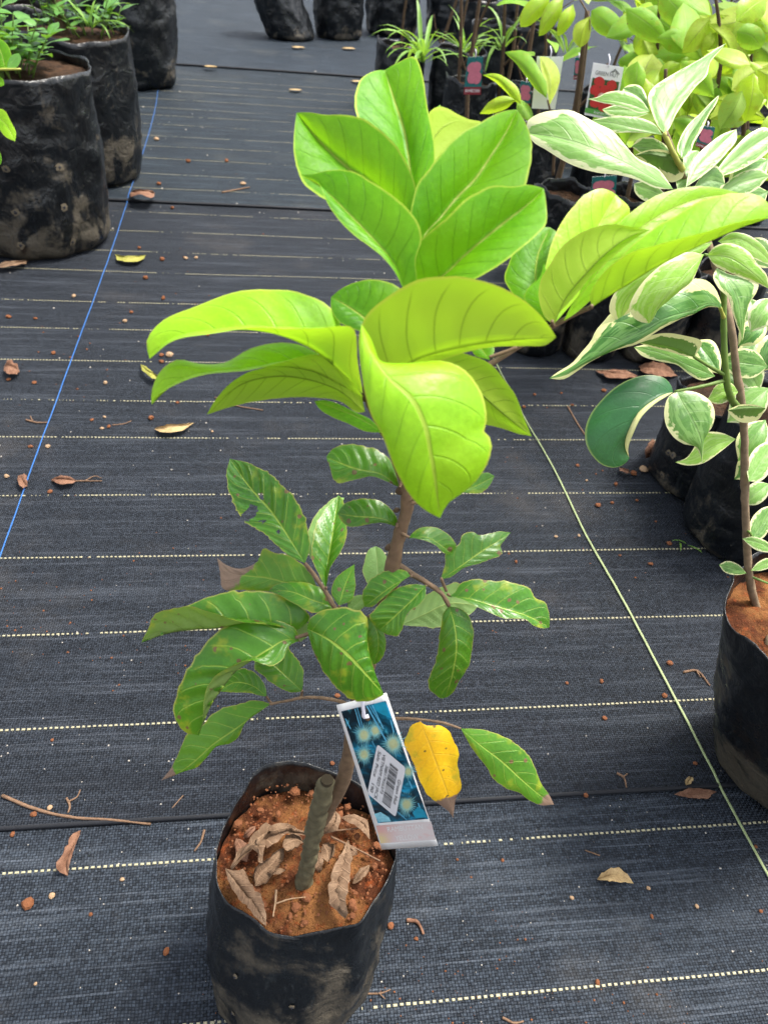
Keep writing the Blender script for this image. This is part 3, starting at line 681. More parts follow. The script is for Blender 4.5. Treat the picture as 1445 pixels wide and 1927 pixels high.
# top fan
LF((785, 470), (724, 132), [(778, 380), (771, 312), (763, 254), (742, 190)], [(740, 350), (705, 280), (670, 215), (669, 177), (682, 146), (704, 134)],
   [(806, 380), (818, 300), (816, 262), (806, 208), (796, 146), (789, 122), (779, 105), (748, 118)], .336, .030, .004, -.016, -.006, mat='young')
LF((800, 470), (828, 197), [(806, 380), (815, 290)], [(795, 320), (806, 215)], [(846, 205), (874, 221), (907, 230), (900, 290), (850, 390)], .340, .03, 0, 0, .01, mat='young')
LF((784, 470), (558, 212), [(740, 390), (700, 348), (659, 320), (632, 297), (601, 266)], [(783, 395), (781, 351), (767, 312), (744, 274), (717, 247), (682, 223), (655, 216), (616, 216), (578, 211)],
   [(720, 430), (655, 396), (593, 366), (574, 351), (558, 312), (553, 281), (554, 243)], .326, .012, .002, -.014, -.014, mat='young')
LF((786, 480), (973, 206), [(800, 440), (826, 413), (860, 371), (891, 340), (926, 289), (953, 247)], [(772, 430), (774, 395), (787, 344), (810, 313), (841, 274), (872, 247), (907, 229), (930, 216), (953, 208)],
   [(850, 440), (930, 400), (985, 355), (994, 328), (1000, 297), (1000, 266), (988, 231)], .326, .016, .002, -.016, -.012, mat='young')
LF((760, 545), (566, 329), [(748, 508), (721, 471), (694, 442), (655, 402), (609, 357)], [(781, 536), (781, 490), (794, 444), (787, 421), (763, 390), (732, 363), (702, 344), (663, 322), (624, 320), (585, 328)],
   [(744, 512), (722, 485), (694, 462), (667, 442), (636, 411), (614, 377), (600, 345)], .308, .004, -.004, -.006, -.004, mat='young')
LF((782, 545), (1023, 355), [(833, 520), (872, 483), (926, 437), (965, 406), (1004, 375)], [(772, 500), (779, 464), (802, 440), (841, 409), (888, 367), (934, 349), (965, 351), (988, 347), (1008, 350)],
   [(850, 545), (895, 523), (926, 506), (961, 483), (1004, 448), (1025, 425), (1027, 382)], .314, .006, -.002, -.016, -.012, mat='young')
# left drooping pair, folded along the midrib
LF((682, 741), (282, 676), [(637, 696), (586, 657), (530, 632), (474, 621), (390, 628), (317, 645)], [(650, 680), (640, 607), (626, 584), (586, 559), (530, 546), (469, 548), (418, 559), (362, 578), (300, 607), (277, 640)],
   [(672, 680), (665, 616), (598, 616), (530, 618), (474, 616), (385, 630), (314, 652), (293, 668)], .330, -.004, -.010, .008, -.016, mat='lime')
LF((683, 747), (286, 762), [(637, 723), (586, 699), (519, 690), (452, 697), (385, 704), (323, 728)], [(650, 710), (600, 668), (564, 648), (513, 645), (463, 660), (418, 683), (373, 686), (334, 678), (306, 696), (290, 728)],
   [(655, 705), (596, 669), (530, 681), (474, 694), (385, 703), (334, 724), (306, 742)], .334, -.002, -.008, .006, -.010, mat='lime')
LF((687, 775), (390, 780), [(637, 735), (586, 716), (519, 708), (457, 722)], [(672, 724), (614, 685), (564, 672), (513, 688), (466, 702), (424, 730), (400, 760)],
   [(676, 777), (642, 757), (598, 749), (530, 749), (474, 757), (418, 770)], .342, 0, -.004, -.004, .004, mat='young', under=True)
LF((720, 814), (592, 755), [(675, 786), (630, 768)], [(698, 790), (665, 774), (631, 758), (610, 753)], [(690, 812), (655, 797), (620, 782), (600, 768)], .346, .004, 0, 0, 0, mat='young', N=20)
LF((715, 640), (623, 559), [(690, 605), (654, 577)], [(745, 580), (756, 547), (738, 534), (704, 526), (670, 531), (637, 547)], [(682, 625), (665, 619), (637, 605), (623, 578)], .326, .004, 0, 0, -.004, mat='young')
# big right leaf seen from below, then the front leaf
LF((693, 747), (1046, 634), [(738, 707), (783, 679), (833, 663), (883, 652), (945, 643)], [(679, 690), (680, 614), (698, 584), (738, 553), (788, 528), (839, 520), (883, 522), (934, 536), (973, 556), (1007, 584), (1035, 616)],
   [(755, 728), (811, 690), (883, 662), (940, 652), (990, 650), (1030, 647)], .325, -.028, -.004, -.016, .006, mat='lime', under=True)
LF((680, 610), (828, 975), [(698, 663), (732, 712), (775, 752), (797, 797), (811, 864)], [(677, 650), (682, 713), (698, 780), (721, 825), (743, 881), (771, 932), (806, 964)],
   [(694, 632), (732, 703), (766, 688), (799, 681), (839, 681), (872, 693), (895, 719), (911, 752), (916, 792), (912, 815), (921, 822), (920, 859), (900, 898), (872, 926), (842, 950)], .300, .010, -.020, .004, .012, mat='lime', M_=8)
LF((800, 690), (1000, 821), [(850, 700), (900, 738), (948, 780)], [(842, 661), (883, 668), (923, 685), (947, 713), (968, 741), (986, 788)], [(840, 750), (880, 790), (917, 800), (945, 807), (978, 818)], .338, .004, 0, -.004, .006, mat='young', under=True)
LF((920, 677), (893, 640), [(908, 660)], [(893, 668), (885, 650)], [(930, 660), (920, 640)], .345, .006, mat='young', N=14)
# right cluster
LF((1038, 606), (1035, 428), [(1010, 545), (1012, 480)], [(1000, 592), (960, 547), (949, 526), (957, 496), (975, 458), (998, 437), (1020, 427)], [(1045, 570), (1048, 520), (1050, 470), (1046, 435)], .348, .012, mat='young')
LF((1045, 606), (1158, 366), [(1075, 510), (1120, 435)], [(1024, 545), (1027, 496), (1051, 428), (1077, 390), (1104, 364), (1134, 355), (1150, 360)], [(1085, 560), (1130, 490), (1172, 430), (1184, 394)], .344, .012, 0, -.004, .004, mat='lime')
LF((1041, 613), (1223, 433), [(1066, 560), (1100, 519), (1141, 477), (1183, 446)], [(1021, 590), (1013, 555), (1017, 526), (1032, 500), (1051, 470), (1077, 447), (1111, 430), (1141, 422), (1172, 424), (1198, 430)],
   [(1052, 590), (1068, 573), (1091, 547), (1113, 519), (1147, 490), (1181, 460), (1210, 440)], .334, -.004, -.006, -.006, .004, mat='lime', under=True)
LF((1060, 604), (1390, 362), [(1130, 505), (1210, 425), (1300, 378)], [(1100, 520), (1130, 466), (1165, 420), (1194, 394), (1228, 371), (1270, 356), (1315, 351), (1358, 355)], [(1075, 595), (1125, 552), (1210, 480), (1290, 415), (1350, 378)], .352, .008, -.006, 0, 0, mat='lime')
LF((1113, 579), (1456, 408), [(1145, 558), (1179, 538), (1221, 511), (1277, 481), (1334, 455), (1395, 428)], [(1125, 545), (1175, 477), (1224, 434), (1277, 402), (1326, 375), (1387, 364), (1428, 370), (1449, 388)],
   [(1110, 555), (1119, 534), (1145, 504), (1179, 481), (1239, 462), (1315, 439), (1395, 418)], .342, -.012, -.008, .006, -.014, mat='lime')
LF((1032, 602), (1023, 493), [(1022, 560), (1020, 525)], [(1000, 580), (985, 560), (995, 540), (1015, 522)], [(1034, 560), (1030, 520)], .338, .0, mat='young', N=16)

# --- older lower leaves
K = dict(camber=0.12, quilt=0.12, N=34, M_=7, ragged=.07)
LF((574, 1060), (433, 863), [(542, 1009), (511, 963), (469, 915)], [(582, 1037), (579, 999), (571, 967), (552, 935), (526, 907), (501, 888), (469, 872)], [(546, 1047), (520, 1025), (495, 1002), (463, 983), (447, 961), (437, 939), (428, 913), (427, 886)],
   sd(574, 1060), .035, 0, -.004, -.004, holes=[(.52, -.72, .035, .33), (.55, -.45, .03, .16), (.60, .12, .028, .10), (.42, -.55, .018, .12), (.30, -.35, .015, .10)], N=90, M_=22)
LF((606, 1075), (648, 937), [(605, 1030), (620, 985)], [(585, 1050), (578, 1010), (584, 988), (606, 955), (635, 936)], [(615, 1040), (630, 980)], sd(600, 1060) + .035, .02, mat='pale')
LF((614, 1110), (637, 932), [(617, 1063), (627, 999)], [(600, 1082), (587, 1050), (588, 1018), (593, 993), (609, 964)], [(622, 1069), (644, 1034), (652, 999), (649, 967), (643, 938)], sd(614, 1110), .025, -.004, -.004, -.006)
LF((746, 991), (635, 966), [(727, 979), (705, 974), (670, 972)], [(748, 979), (737, 960), (718, 944), (695, 938), (670, 940), (648, 948)], [(737, 988), (721, 984), (695, 986), (670, 991), (654, 990), (641, 979)], sd(746, 991), -.002, -.006, .004, .0)
LF((752, 918), (614, 860), [(715, 892), (676, 884)], [(746, 898), (732, 864), (710, 848), (682, 838), (648, 836), (623, 847)], [(727, 906), (698, 896), (670, 902), (631, 906), (622, 882)], sd(752, 918), -.002, -.006, .005, -.002)
LF((868, 926), (930, 896), [(900, 912)], [(880, 905), (900, 892), (917, 889)], [(885, 928), (906, 927), (922, 912)], sd(868, 926) + .004, .004, N=18)
LF((770, 1012), (850, 1042), [(804, 1012), (829, 1026)], [(772, 1008), (785, 996), (810, 991), (832, 998), (851, 1014), (858, 1025)], [(791, 1015), (816, 1024), (838, 1042)], sd(770, 1012), .008, -.004, .004, -.002)
LF((829, 1090), (961, 1002), [(855, 1074), (886, 1052), (918, 1030), (944, 1014)], [(837, 1065), (840, 1039), (864, 1023), (871, 1004), (890, 1000), (899, 1007), (921, 1004), (941, 1000)], [(845, 1087), (874, 1068), (899, 1061), (925, 1052), (945, 1041), (941, 1028), (951, 1014)], sd(829, 1090) - .004, .014, -.004, 0, 0, crumple=.012)
LF((845, 1122), (1033, 1181), [(883, 1127), (918, 1137), (956, 1148), (995, 1161)], [(856, 1115), (864, 1100), (886, 1091), (918, 1092), (950, 1094), (982, 1100), (999, 1111), (1004, 1122), (1023, 1131), (1033, 1152)],
   [(870, 1128), (893, 1140), (918, 1150), (944, 1162), (969, 1163), (991, 1166), (1001, 1176), (1017, 1182)], sd(845, 1122) - .006, .006, -.006, .004, -.004)
LF((845, 1141), (838, 1313), [(855, 1176), (859, 1214), (853, 1262)], [(837, 1150), (829, 1182), (824, 1214), (818, 1246), (808, 1271), (806, 1291), (816, 1303), (826, 1312)], [(864, 1144), (883, 1163), (891, 1189), (888, 1220), (882, 1252), (864, 1281), (851, 1303)], sd(845, 1141) - .008, .018, -.010, .006, .004)
LF((755, 1176), (900, 1140), [(797, 1157), (845, 1136)], [(772, 1150), (791, 1128), (823, 1109), (864, 1098), (886, 1118)], [(790, 1179), (829, 1181), (862, 1165), (886, 1155)], sd(755, 1175) + .010, .006, mat='pale', under=True)
LF((772, 1084), (686, 1142), [(740, 1102), (715, 1120)], [(765, 1075), (750, 1072), (724, 1076), (702, 1087), (686, 1106), (682, 1126)], [(759, 1092), (743, 1106), (727, 1120), (711, 1134), (698, 1142)], sd(772, 1084) - .006, .006, -.004, .002, -.002)
LF((801, 1102), (714, 1186), [(772, 1133), (743, 1160)], [(781, 1099), (759, 1103), (737, 1112), (718, 1131), (705, 1147), (694, 1157), (704, 1174)], [(800, 1122), (788, 1138), (772, 1149), (762, 1165), (756, 1186), (748, 1196), (732, 1195)], sd(801, 1102) - .010, .006, -.004, .002, -.002)
LF((712, 1105), (707, 1028), [(710, 1065)], [(691, 1097), (683, 1071), (688, 1049), (695, 1033)], [(727, 1080), (729, 1052), (718, 1033)], sd(712, 1105) + .008, .012, mat='pale', N=20)
LF((638, 1140), (667, 1062), [(650, 1100)], [(624, 1116), (629, 1093), (648, 1074)], [(662, 1128), (669, 1103), (667, 1077)], sd(638, 1140) - .004, .008, crumple=.02, N=22)
LF((655, 1150), (690, 1120), [(670, 1138)], [(655, 1130), (672, 1120)], [(672, 1150), (690, 1135)], sd(640, 1140), .004, mat='pale', N=14)
LF((578, 1183), (722, 1307), [(618, 1203), (652, 1230), (687, 1266)], [(583, 1165), (605, 1150), (640, 1143), (674, 1147), (691, 1165), (691, 1203), (699, 1247), (712, 1284)], [(583, 1202), (593, 1232), (610, 1262), (637, 1297), (660, 1316), (694, 1319)], sd(578, 1183) - .022, .004, -.012, .002, .010, M_=8)
LF((690, 1160), (703, 1251), [(708, 1185), (712, 1220)], [(712, 1175), (726, 1205), (722, 1232), (712, 1246)], [(690, 1195), (696, 1238)], sd(690, 1160) - .010, .008, -.002, 0, 0)
LF((561, 1186), (266, 1210), [(510, 1175), (470, 1172), (440, 1176), (418, 1181), (367, 1185), (323, 1191)], [(584, 1163), (571, 1146), (546, 1130), (514, 1115), (482, 1112), (437, 1113), (399, 1120), (374, 1130), (350, 1140), (320, 1148), (288, 1172)],
   [(542, 1182), (511, 1177), (444, 1168), (405, 1155), (358, 1142), (322, 1146), (296, 1150), (278, 1186)], sd(561, 1184) - .012, .004, -.012, .006, -.010)
LF((563, 1206), (375, 1384), [(539, 1204), (505, 1223), (475, 1243), (440, 1268), (420, 1295), (401, 1322), (385, 1357)], [(556, 1182), (540, 1172), (510, 1164), (478, 1164), (444, 1170), (412, 1188), (374, 1228), (358, 1250), (340, 1280), (331, 1310), (328, 1332), (331, 1352), (340, 1370), (355, 1381)],
   [(545, 1215), (530, 1243), (513, 1253), (497, 1250), (472, 1243), (442, 1253), (412, 1268), (390, 1293), (384, 1317), (381, 1352)], sd(563, 1206) - .020, .012, -.016, .006, -.006, M_=9, N=44)
LF((569, 1301), (480, 1225), [(542, 1276), (518, 1254)], [(571, 1280), (569, 1256), (554, 1232), (539, 1217), (510, 1208)], [(548, 1303), (524, 1294), (499, 1276), (481, 1260)], sd(569, 1301) - .006, .004, -.002)
LF((502, 1311), (411, 1301), [(478, 1292), (445, 1284)], [(501, 1298), (493, 1280), (478, 1265), (460, 1258), (432, 1268)], [(493, 1310), (469, 1304), (438, 1303)], sd(502, 1311) - .006, .004)
LF((510, 1325), (304, 1469), [(478, 1347), (444, 1372), (402, 1401), (377, 1424), (347, 1448)], [(493, 1320), (469, 1319), (447, 1326), (426, 1329), (402, 1341), (384, 1360), (353, 1381), (344, 1399), (335, 1421), (323, 1445)],
   [(493, 1334), (463, 1358), (447, 1389), (432, 1399), (411, 1401), (390, 1424), (368, 1446), (341, 1452), (320, 1461)], sd(510, 1325) - .010, .016, -.004, .004, .002, mat='matureT')
LF((596, 1106), (409, 1050), [(536, 1096), (504, 1088), (463, 1083), (431, 1076)], [(593, 1095), (574, 1069), (546, 1047), (520, 1041), (492, 1036), (493, 1050), (484, 1058), (450, 1070), (424, 1062)], [(558, 1110), (495, 1113), (450, 1111), (420, 1107), (416, 1085)], sd(594, 1105) + .004, .014, 0, 0, 0, mat='matureW', crumple=.014)
LF((632, 1143), (505, 1112), [(590, 1130), (550, 1114)], [(622, 1120), (600, 1104), (574, 1096), (546, 1095), (520, 1100)], [(616, 1149), (590, 1153), (558, 1138), (526, 1120)], sd(632, 1143) - .006, .006, -.006, .004, -.002)
LF((566, 1208), (574, 1170), [(572, 1190)], [(559, 1195), (564, 1178)], [(583, 1192), (582, 1175)], sd(566, 1200) - .014, 0, mat='pale', under=True, N=12)
# bottom right pair
LF((791, 1358), (853, 1540), [(807, 1398), (823, 1443), (839, 1484)], [(778, 1362), (766, 1379), (761, 1389), (772, 1424), (788, 1462), (804, 1497), (829, 1516), (845, 1529)], [(799, 1364), (829, 1366), (845, 1379), (855, 1398), (862, 1417), (861, 1443), (866, 1465), (867, 1484), (858, 1499), (855, 1519)],
   sd(791, 1358) - .012, .030, -.004, 0, .006, mat='yellow', quilt=.03)
LF((867, 1371), (1042, 1514), [(902, 1401), (944, 1433), (982, 1468), (1014, 1495)], [(887, 1371), (912, 1374), (947, 1385), (979, 1406), (998, 1427), (1007, 1449), (1017, 1475), (1034, 1497)], [(880, 1395), (893, 1417), (915, 1443), (931, 1468), (950, 1484), (976, 1491), (995, 1505), (1020, 1516)],
   sd(867, 1371) - .012, .020, -.004, .002, .002, mat='matureT', quilt=.05)

# ------------------------------------------------------------------ plant tag with price sticker
def dtag(u, v): return depthY(u, v, float(np.interp(v, [1300, 1400, 1500, 1600], [0.264, 0.260, 0.261, 0.269])))
def TS(u, v, off=0.0): return P(u, v, dtag(u, v) - off)
def quad_patch(name, c, mat, parent, off, nx=6, ny=16, corner=0):
    """c: corners TL TR BR BL in traced coordinates"""
    V, F = [], []
    for b in range(ny + 1):
        for a in range(nx + 1):
            s, t = a / nx, b / ny
            p = np.array(c[0]) * (1 - s) * (1 - t) + np.array(c[1]) * s * (1 - t) + np.array(c[2]) * s * t + np.array(c[3]) * (1 - s) * t
            V.append(TS(p[0], p[1], off))
    for b in range(ny):
        for a in range(nx): k = b * (nx + 1) + a; F.append((k, k + nx + 1, k + nx + 2, k + 1))
    return mesh_obj(name, V, F, mat, parent)
def text_flat(body, shear=0.0):
    cu = bpy.data.curves.new('txt', 'FONT'); cu.body = body; cu.size = 1.0; cu.resolution_u = 3; cu.shear = shear
    ob = bpy.data.objects.new('txt', cu); COL.objects.link(ob)
    bpy.context.view_layer.update()
    me = bpy.data.meshes.new_from_object(ob.evaluated_get(bpy.context.evaluated_depsgraph_get()))
    v = np.array([tuple(x.co[:2]) for x in me.vertices]); f = [tuple(p.vertices) for p in me.polygons]
    bpy.data.objects.remove(ob); bpy.data.curves.remove(cu); bpy.data.meshes.remove(me)
    v[:, 0] -= v[:, 0].min(); v[:, 0] /= v[:, 0].max()
    return v, f          # x 0..1, y about 0..0.75
def text_on(name, body, mapper, mat, parent):
    v, f = text_flat(body); return mesh_obj(name, [mapper(x, y) for x, y in v], f, mat, parent, smooth=False)

root = empty('plant_tag', TS(680, 1316)); tag(root, 'white plant tag with blue fruit picture and price sticker hanging on the foreground sapling', 'plant tag')
TC = [(633, 1328), (727, 1305), (824, 1592), (718, 1599)]
def edge_bow(t): return 5.0 * math.sin(math.pi * t)
card = quad_patch('card', TC, M['white'], root, 0.0, 8, 24)
mod = card.modifiers.new('thick', 'SOLIDIFY'); mod.thickness = 0.0005; mod.offset = -1
# fruit picture
t = NT('fruit_picture_print'); oc = t.coord(); n1 = t.noise(oc, 70, 4, 0.6, 0.8); n2 = t.noise(t.vscale(oc, (1, 1, .4)), 190, 3)
c_ = t.mix(t.ss(n1, 0.40, 0.60), (0.002, 0.012, 0.02), (0.0, 0.10, 0.17)); c_ = t.mix(t.ss(n1, 0.55, 0.72), c_, (0.02, 0.42, 0.70))
c_ = t.mix(t.math('MULTIPLY', t.ss(n2, 0.62, 0.72), 0.6), c_, (0.10, 0.50, 0.62))
M['pic'] = t.done(t.bsdf(c_, 0.3, 0.5))
pic = quad_patch('picture', [(642, 1339), (726, 1319), (806, 1541), (711, 1549)], M['pic'], card, 0.0005, 8, 20)
M['fr1'] = simple('fruit_print_cream', (0.50, 0.56, 0.30), 0.35, 0.5, 0.3, 900); M['fr2'] = simple('fruit_print_cyan', (0.24, 0.60, 0.62), 0.35, 0.5, 0.35, 900)
M['fr3'] = simple('stem_print_blue', (0.12, 0.45, 0.66), 0.35, 0.5, 0.3, 600)
rr = random.Random(4)
def fruit_print(u, v, r_, mat, off):
    V, F = [TS(u, v, off)], []; n = 56
    for k in range(n):
        a = 2 * math.pi * k / n; rad_ = r_ * (0.55 if k % 2 else rr.uniform(0.95, 1.5)); V.append(TS(u + math.cos(a) * rad_, v + math.sin(a) * rad_ * 1.12, off))
    for k in range(n): F.append((0, 1 + (k + 1) % n, 1 + k))
    return V, F
for (u, v, r_) in [(685, 1383, 17), (706, 1375, 14), (740, 1400, 19), (685, 1420, 15), (768, 1452, 13), (765, 1514, 17), (748, 1480, 9)]:
    V, F = fruit_print(u, v, r_, None, .0008); fp = mesh_obj('fruit_print', V, F, M['fr2'], card, False)
    V, F = fruit_print(u, v, r_ * 0.62, None, .0010); mesh_obj('fruit_print', V, F, M['fr1'], card, False)
V, F = [], []
for (a, b, w) in [((668, 1334), (678, 1368), 1.0), ((672, 1331), (683, 1370), .8), ((690, 1328), (727, 1395), 1.3), ((700, 1326), (722, 1372), 1.1), ((694, 1326), (715, 1360), .8), ((735, 1355), (741, 1378), 1.2), ((700, 1395), (714, 1420), .7), ((770, 1470), (790, 1520), 1.2), ((745, 1525), (765, 1543), 1.0), ((650, 1352), (660, 1372), 1.0)]:
    k = len(V); V += [TS(a[0] - w, a[1], .0012), TS(a[0] + w, a[1], .0012), TS(b[0] + w, b[1], .0012), TS(b[0] - w, b[1], .0012)]; F.append((k, k + 3, k + 2, k + 1))
mesh_obj('stalk_print', V, F, M['fr3'], card, False)
M['leafp'] = simple('leaf_print_blue', (0.01, 0.30, 0.46), 0.35, 0.5, 0.4, 200)
V = [TS(u, v, .0007) for u, v in [(702, 1326), (724, 1320), (733, 1348), (722, 1346), (708, 1338)]]; mesh_obj('leaf_print', V, [(0, 4, 3, 2, 1)], M['leafp'], card, False)
M['skyp'] = simple('light_print_blue', (0.25, 0.60, 0.85), 0.35, 0.5, 0.5, 300)
V = [TS(u, v, .0007) for u, v in [(704, 1532), (716, 1528), (732, 1538), (736, 1546), (712, 1547)]]; mesh_obj('leaf_print', V, [(0, 4, 3, 2, 1)], M['skyp'], card, False)
V = [TS(u, v, .0007) for u, v in [(776, 1530), (786, 1518), (797, 1524), (803, 1538), (782, 1540)]]; mesh_obj('leaf_print', V, [(0, 4, 3, 2, 1)], M['leafp'], card, False)
# name band
t = NT('name_band_print'); g = t.n('ShaderNodeSeparateXYZ'); t.link(t.coord('Generated'), g.inputs[0])
c_ = t.mix(t.ss(g.outputs[0], 0.0, 0.5), (0.72, 0.40, 0.36), (0.74, 0.66, 0.64)); n1 = t.noise(t.coord(), 130, 2)
c_ = t.mix(t.math('MULTIPLY', t.ss(g.outputs[2], 0.55, 0.15), t.ss(g.outputs[0], 0.35, 0.05)), c_, (0.78, 0.66, 0.30)); c_ = t.mix(t.ss(n1, 0.55, 0.75), c_, (0.74, 0.55, 0.52))
M['band'] = t.done(t.bsdf(c_, 0.35, 0.5))
band = quad_patch('name_band', [(708, 1554), (811, 1546), (820, 1580), (716, 1587)], M['band'], card, .0005, 6, 4)
def bandmap(x0, y0, x1, y1, hgt):
    ex = np.array([x1 - x0, y1 - y0]); upx = np.array([-0.22, -1.0])
    return lambda x, y: TS(x0 + ex[0] * x + upx[0] * y * hgt / 0.72, y0 + ex[1] * x + upx[1] * y * hgt / 0.72, .0010)
text_on('name_lettering', 'RAMBUTTAN', bandmap(730, 1565.5, 796, 1560, 9.5), M['white'], card)
text_on('name_lettering', 'YELLOW', bandmap(745, 1582, 788, 1578.5, 9.5), M['white'], card)
# sticker
SA, SB, SDn = np.array([710, 1400.]), np.array([763.5, 1445.]), np.array([691, 1493.])
def stk(s, t_, off): p = SA + (SDn - SA) * s + (SB - SA) * t_; return TS(p[0], p[1], off)
V, F = [], []; cr = 0.06; outl = []
for (cx_, cy_, a0) in ((cr, cr, 180), (1 - cr, cr, 270), (1 - cr, 1 - cr, 0), (cr, 1 - cr, 90)):
    for k in range(6): a = math.radians(a0 + k * 18); outl.append((cx_ + cr * math.cos(a), cy_ + cr * math.sin(a)))
V, F = [], []; ng = 14
for b in range(ng + 1):
    for a in range(ng + 1):
        s_, t_ = a / ng, b / ng
        if (s_ in (0, 1)) and (t_ in (0, 1)): s_, t_ = .5 + (s_ - .5) * .965, .5 + (t_ - .5) * .965
        V.append(stk(s_, t_, .0020))
for b in range(ng):
    for a in range(ng): q_ = b * (ng + 1) + a; F.append((q_, q_ + ng + 1, q_ + ng + 2, q_ + 1))
stick = mesh_obj('price_sticker', V, F, M['sticker'], root, False); stick['label'] = 'white price sticker with barcode'
def smap(s0, s1, t0, hgt): return lambda x, y: stk(s0 + (s1 - s0) * x, t0 + y * hgt / 0.72, .0026)
text_on('lettering', 'Sale Price   190', smap(.10, .92, .07, .10), M['ink'], stick)
text_on('lettering', 'VIETNAM RED JACK', smap(.08, .98, .23, .10), M['ink'], stick)
text_on('lettering', '38817935373', smap(.24, .80, .38, .09), M['ink'], stick)
text_on('lettering', 'Green Hut', smap(.30, .80, .84, .11), M['ink'], stick)
V, F = [], []; x = .14; rb = random.Random(8)
while x < .94:
    w = rb.choice([.006, .006, .012, .018]); k = len(V)
    V += [stk(x, .50, .0026), stk(x + w, .50, .0026), stk(x + w, .78, .0026), stk(x, .78, .0026)]; F.append((k + 3, k + 2, k + 1, k)); x += w + rb.choice([.007, .012, .018])
mesh_obj('barcode', V, F, M['ink'], stick, False)
tubes('cable_tie', [([TS(686, 1306, -.004), TS(683, 1318, .004), TS(684, 1338, .006), TS(688, 1349, .004), TS(694, 1347, .003)], [.0011, .0011, .0011, .0013, .0012])], M['tie'], root, 8, 16)
tubes('eyelet', [([TS(692, 1352, .0006), TS(692, 1352, .0012)], [.0016, .0014])], M['bark2'], root, 12, 2)

# ------------------------------------------------------------------ dead leaves, twigs, clods inside the main bag
def dead_px(base, tip, mid, m1, m2, h0, label, group, mat='dry', hh=(0, 0, 0), crumple=.03, N=24, name='dead_leaf', cat='dead leaf', hm=0.0, camber=.9):
    def to3(pts, side):
        pts = np.array([base] + list(pts) + [tip], float); out = []; n_ = len(pts) - 1
        for k, (u, v) in enumerate(pts):
            tt = k / n_; out.append(G(u, v, h0 + hh[0] * (1 - tt) + hh[1] * tt + (hm + side) * math.sin(math.pi * tt)))
        return spline(out, N + 1)
    A, B, C = to3(mid, 0), to3(m1, hh[2]), to3(m2, hh[2])
    org = A.mean(axis=0); org[2] = h0
    o = loft_leaf(name, A, B, C, M[mat], None, 5, seed=base[0], crumple=crumple, camber=camber, quilt=.12, origin=org, ragged=.38)
    tag(o, label, cat, group); return o
z = SOILZ + .004
GD = 'dead leaves on the soil of the foreground bag'
dead_px((424, 1634), (501, 1742), [(445, 1665), (468, 1695), (487, 1720)], [(450, 1642), (478, 1668), (494, 1692), (500, 1715)], [(430, 1658), (448, 1688), (470, 1712), (488, 1734)], z, 'broad flat grey-brown dead leaf against the front left rim of the foreground bag', GD, hh=(.012, .012, .004), crumple=.012)
dead_px((437, 1640), (580, 1572), [(455, 1605), (480, 1580), (515, 1563), (550, 1558)], [(452, 1620), (482, 1600), (490, 1628), (500, 1595), (545, 1572)], [(448, 1600), (472, 1572), (510, 1552), (552, 1550)], z + .003, 'long crumpled grey dead leaf arching behind the cut stub', GD, hh=(0, .004, -.006), crumple=.06, hm=.022)
dead_px((655, 1580), (650, 1729), [(648, 1625), (640, 1660), (642, 1700)], [(662, 1605), (660, 1650), (654, 1690), (656, 1715)], [(640, 1610), (625, 1640), (617, 1665), (625, 1705)], z + .001, 'long folded brown dead leaf right of the cut stub', GD, hh=(.012, .002, .012), crumple=.03)
dead_px((480, 1668), (535, 1595), [(490, 1645), (512, 1625)], [(495, 1665), (515, 1640), (533, 1615)], [(480, 1645), (500, 1618), (522, 1600)], z, 'small reddish-brown dead leaf scrap left of the cut stub', GD, 'dry', hh=(0, .006, .006), crumple=.04)
dead_px((532, 1592), (572, 1585), [(545, 1583), (560, 1580)], [(540, 1600), (558, 1595)], [(540, 1572), (558, 1570)], z + .012, 'pale curled dead leaf fragment touching the cut stub', GD, hh=(0, 0, .005), crumple=.06, N=16)
dead_px((608, 1588), (618, 1622), [(616, 1600)], [(604, 1605), (610, 1618)], [(625, 1585), (624, 1610)], z + .008, 'tiny pale curled dead leaf beside the right of the stub', GD, hh=(.006, 0, .004), crumple=.06, N=14)
dead_px((630, 1525), (610, 1570), [(634, 1545), (622, 1560)], [(640, 1535), (636, 1560)], [(618, 1535), (612, 1555)], z + .012, 'tan crumpled dead leaf leaning on the grafted stem', GD, hh=(.01, 0, .004), crumple=.05, N=16)
dead_px((640, 1538), (696, 1580), [(660, 1540), (685, 1555)], [(665, 1532), (690, 1545)], [(655, 1548), (678, 1562)], z + .008, 'thin curled dead leaf along the back right of the soil', GD, hh=(.006, .0, .004), crumple=.03, N=16)
dead_px((428, 1655), (472, 1668), [(445, 1645), (460, 1650)], [(440, 1638), (462, 1640)], [(440, 1660), (460, 1668)], z + .002, 'short brown dead leaf scrap at the left wall of the foreground bag', GD, hh=(.004, 0, .004), crumple=.04, N=14)
rz_ = random.Random(41)
for (u, v) in [(470, 1565), (600, 1622), (520, 1640), (680, 1645), (660, 1600), (455, 1600)]:
    a = rz_.uniform(0, 6.28); l_ = rz_.uniform(14, 26); dx, dy_ = math.cos(a) * l_, math.sin(a) * l_; w = rz_.uniform(.25, .45)
    dead_px((u - dx, v - dy_), (u + dx, v + dy_), [(u, v)], [(u - dx * .4 + dy_ * w, v - dy_ * .4 - dx * w), (u + dx * .4 + dy_ * w, v + dy_ * .4 - dx * w)], [(u - dx * .4 - dy_ * w, v - dy_ * .4 + dx * w), (u + dx * .4 - dy_ * w, v + dy_ * .4 + dx * w)],
            z - .002, 'small curled scrap of dead leaf in the litter of the foreground bag', GD, rz_.choice(['dry', 'dryr', 'dry']), hh=(rz_.uniform(0, .006), rz_.uniform(0, .006), rz_.uniform(-.004, .006)), crumple=.06, N=12, hm=rz_.uniform(.002, .010))
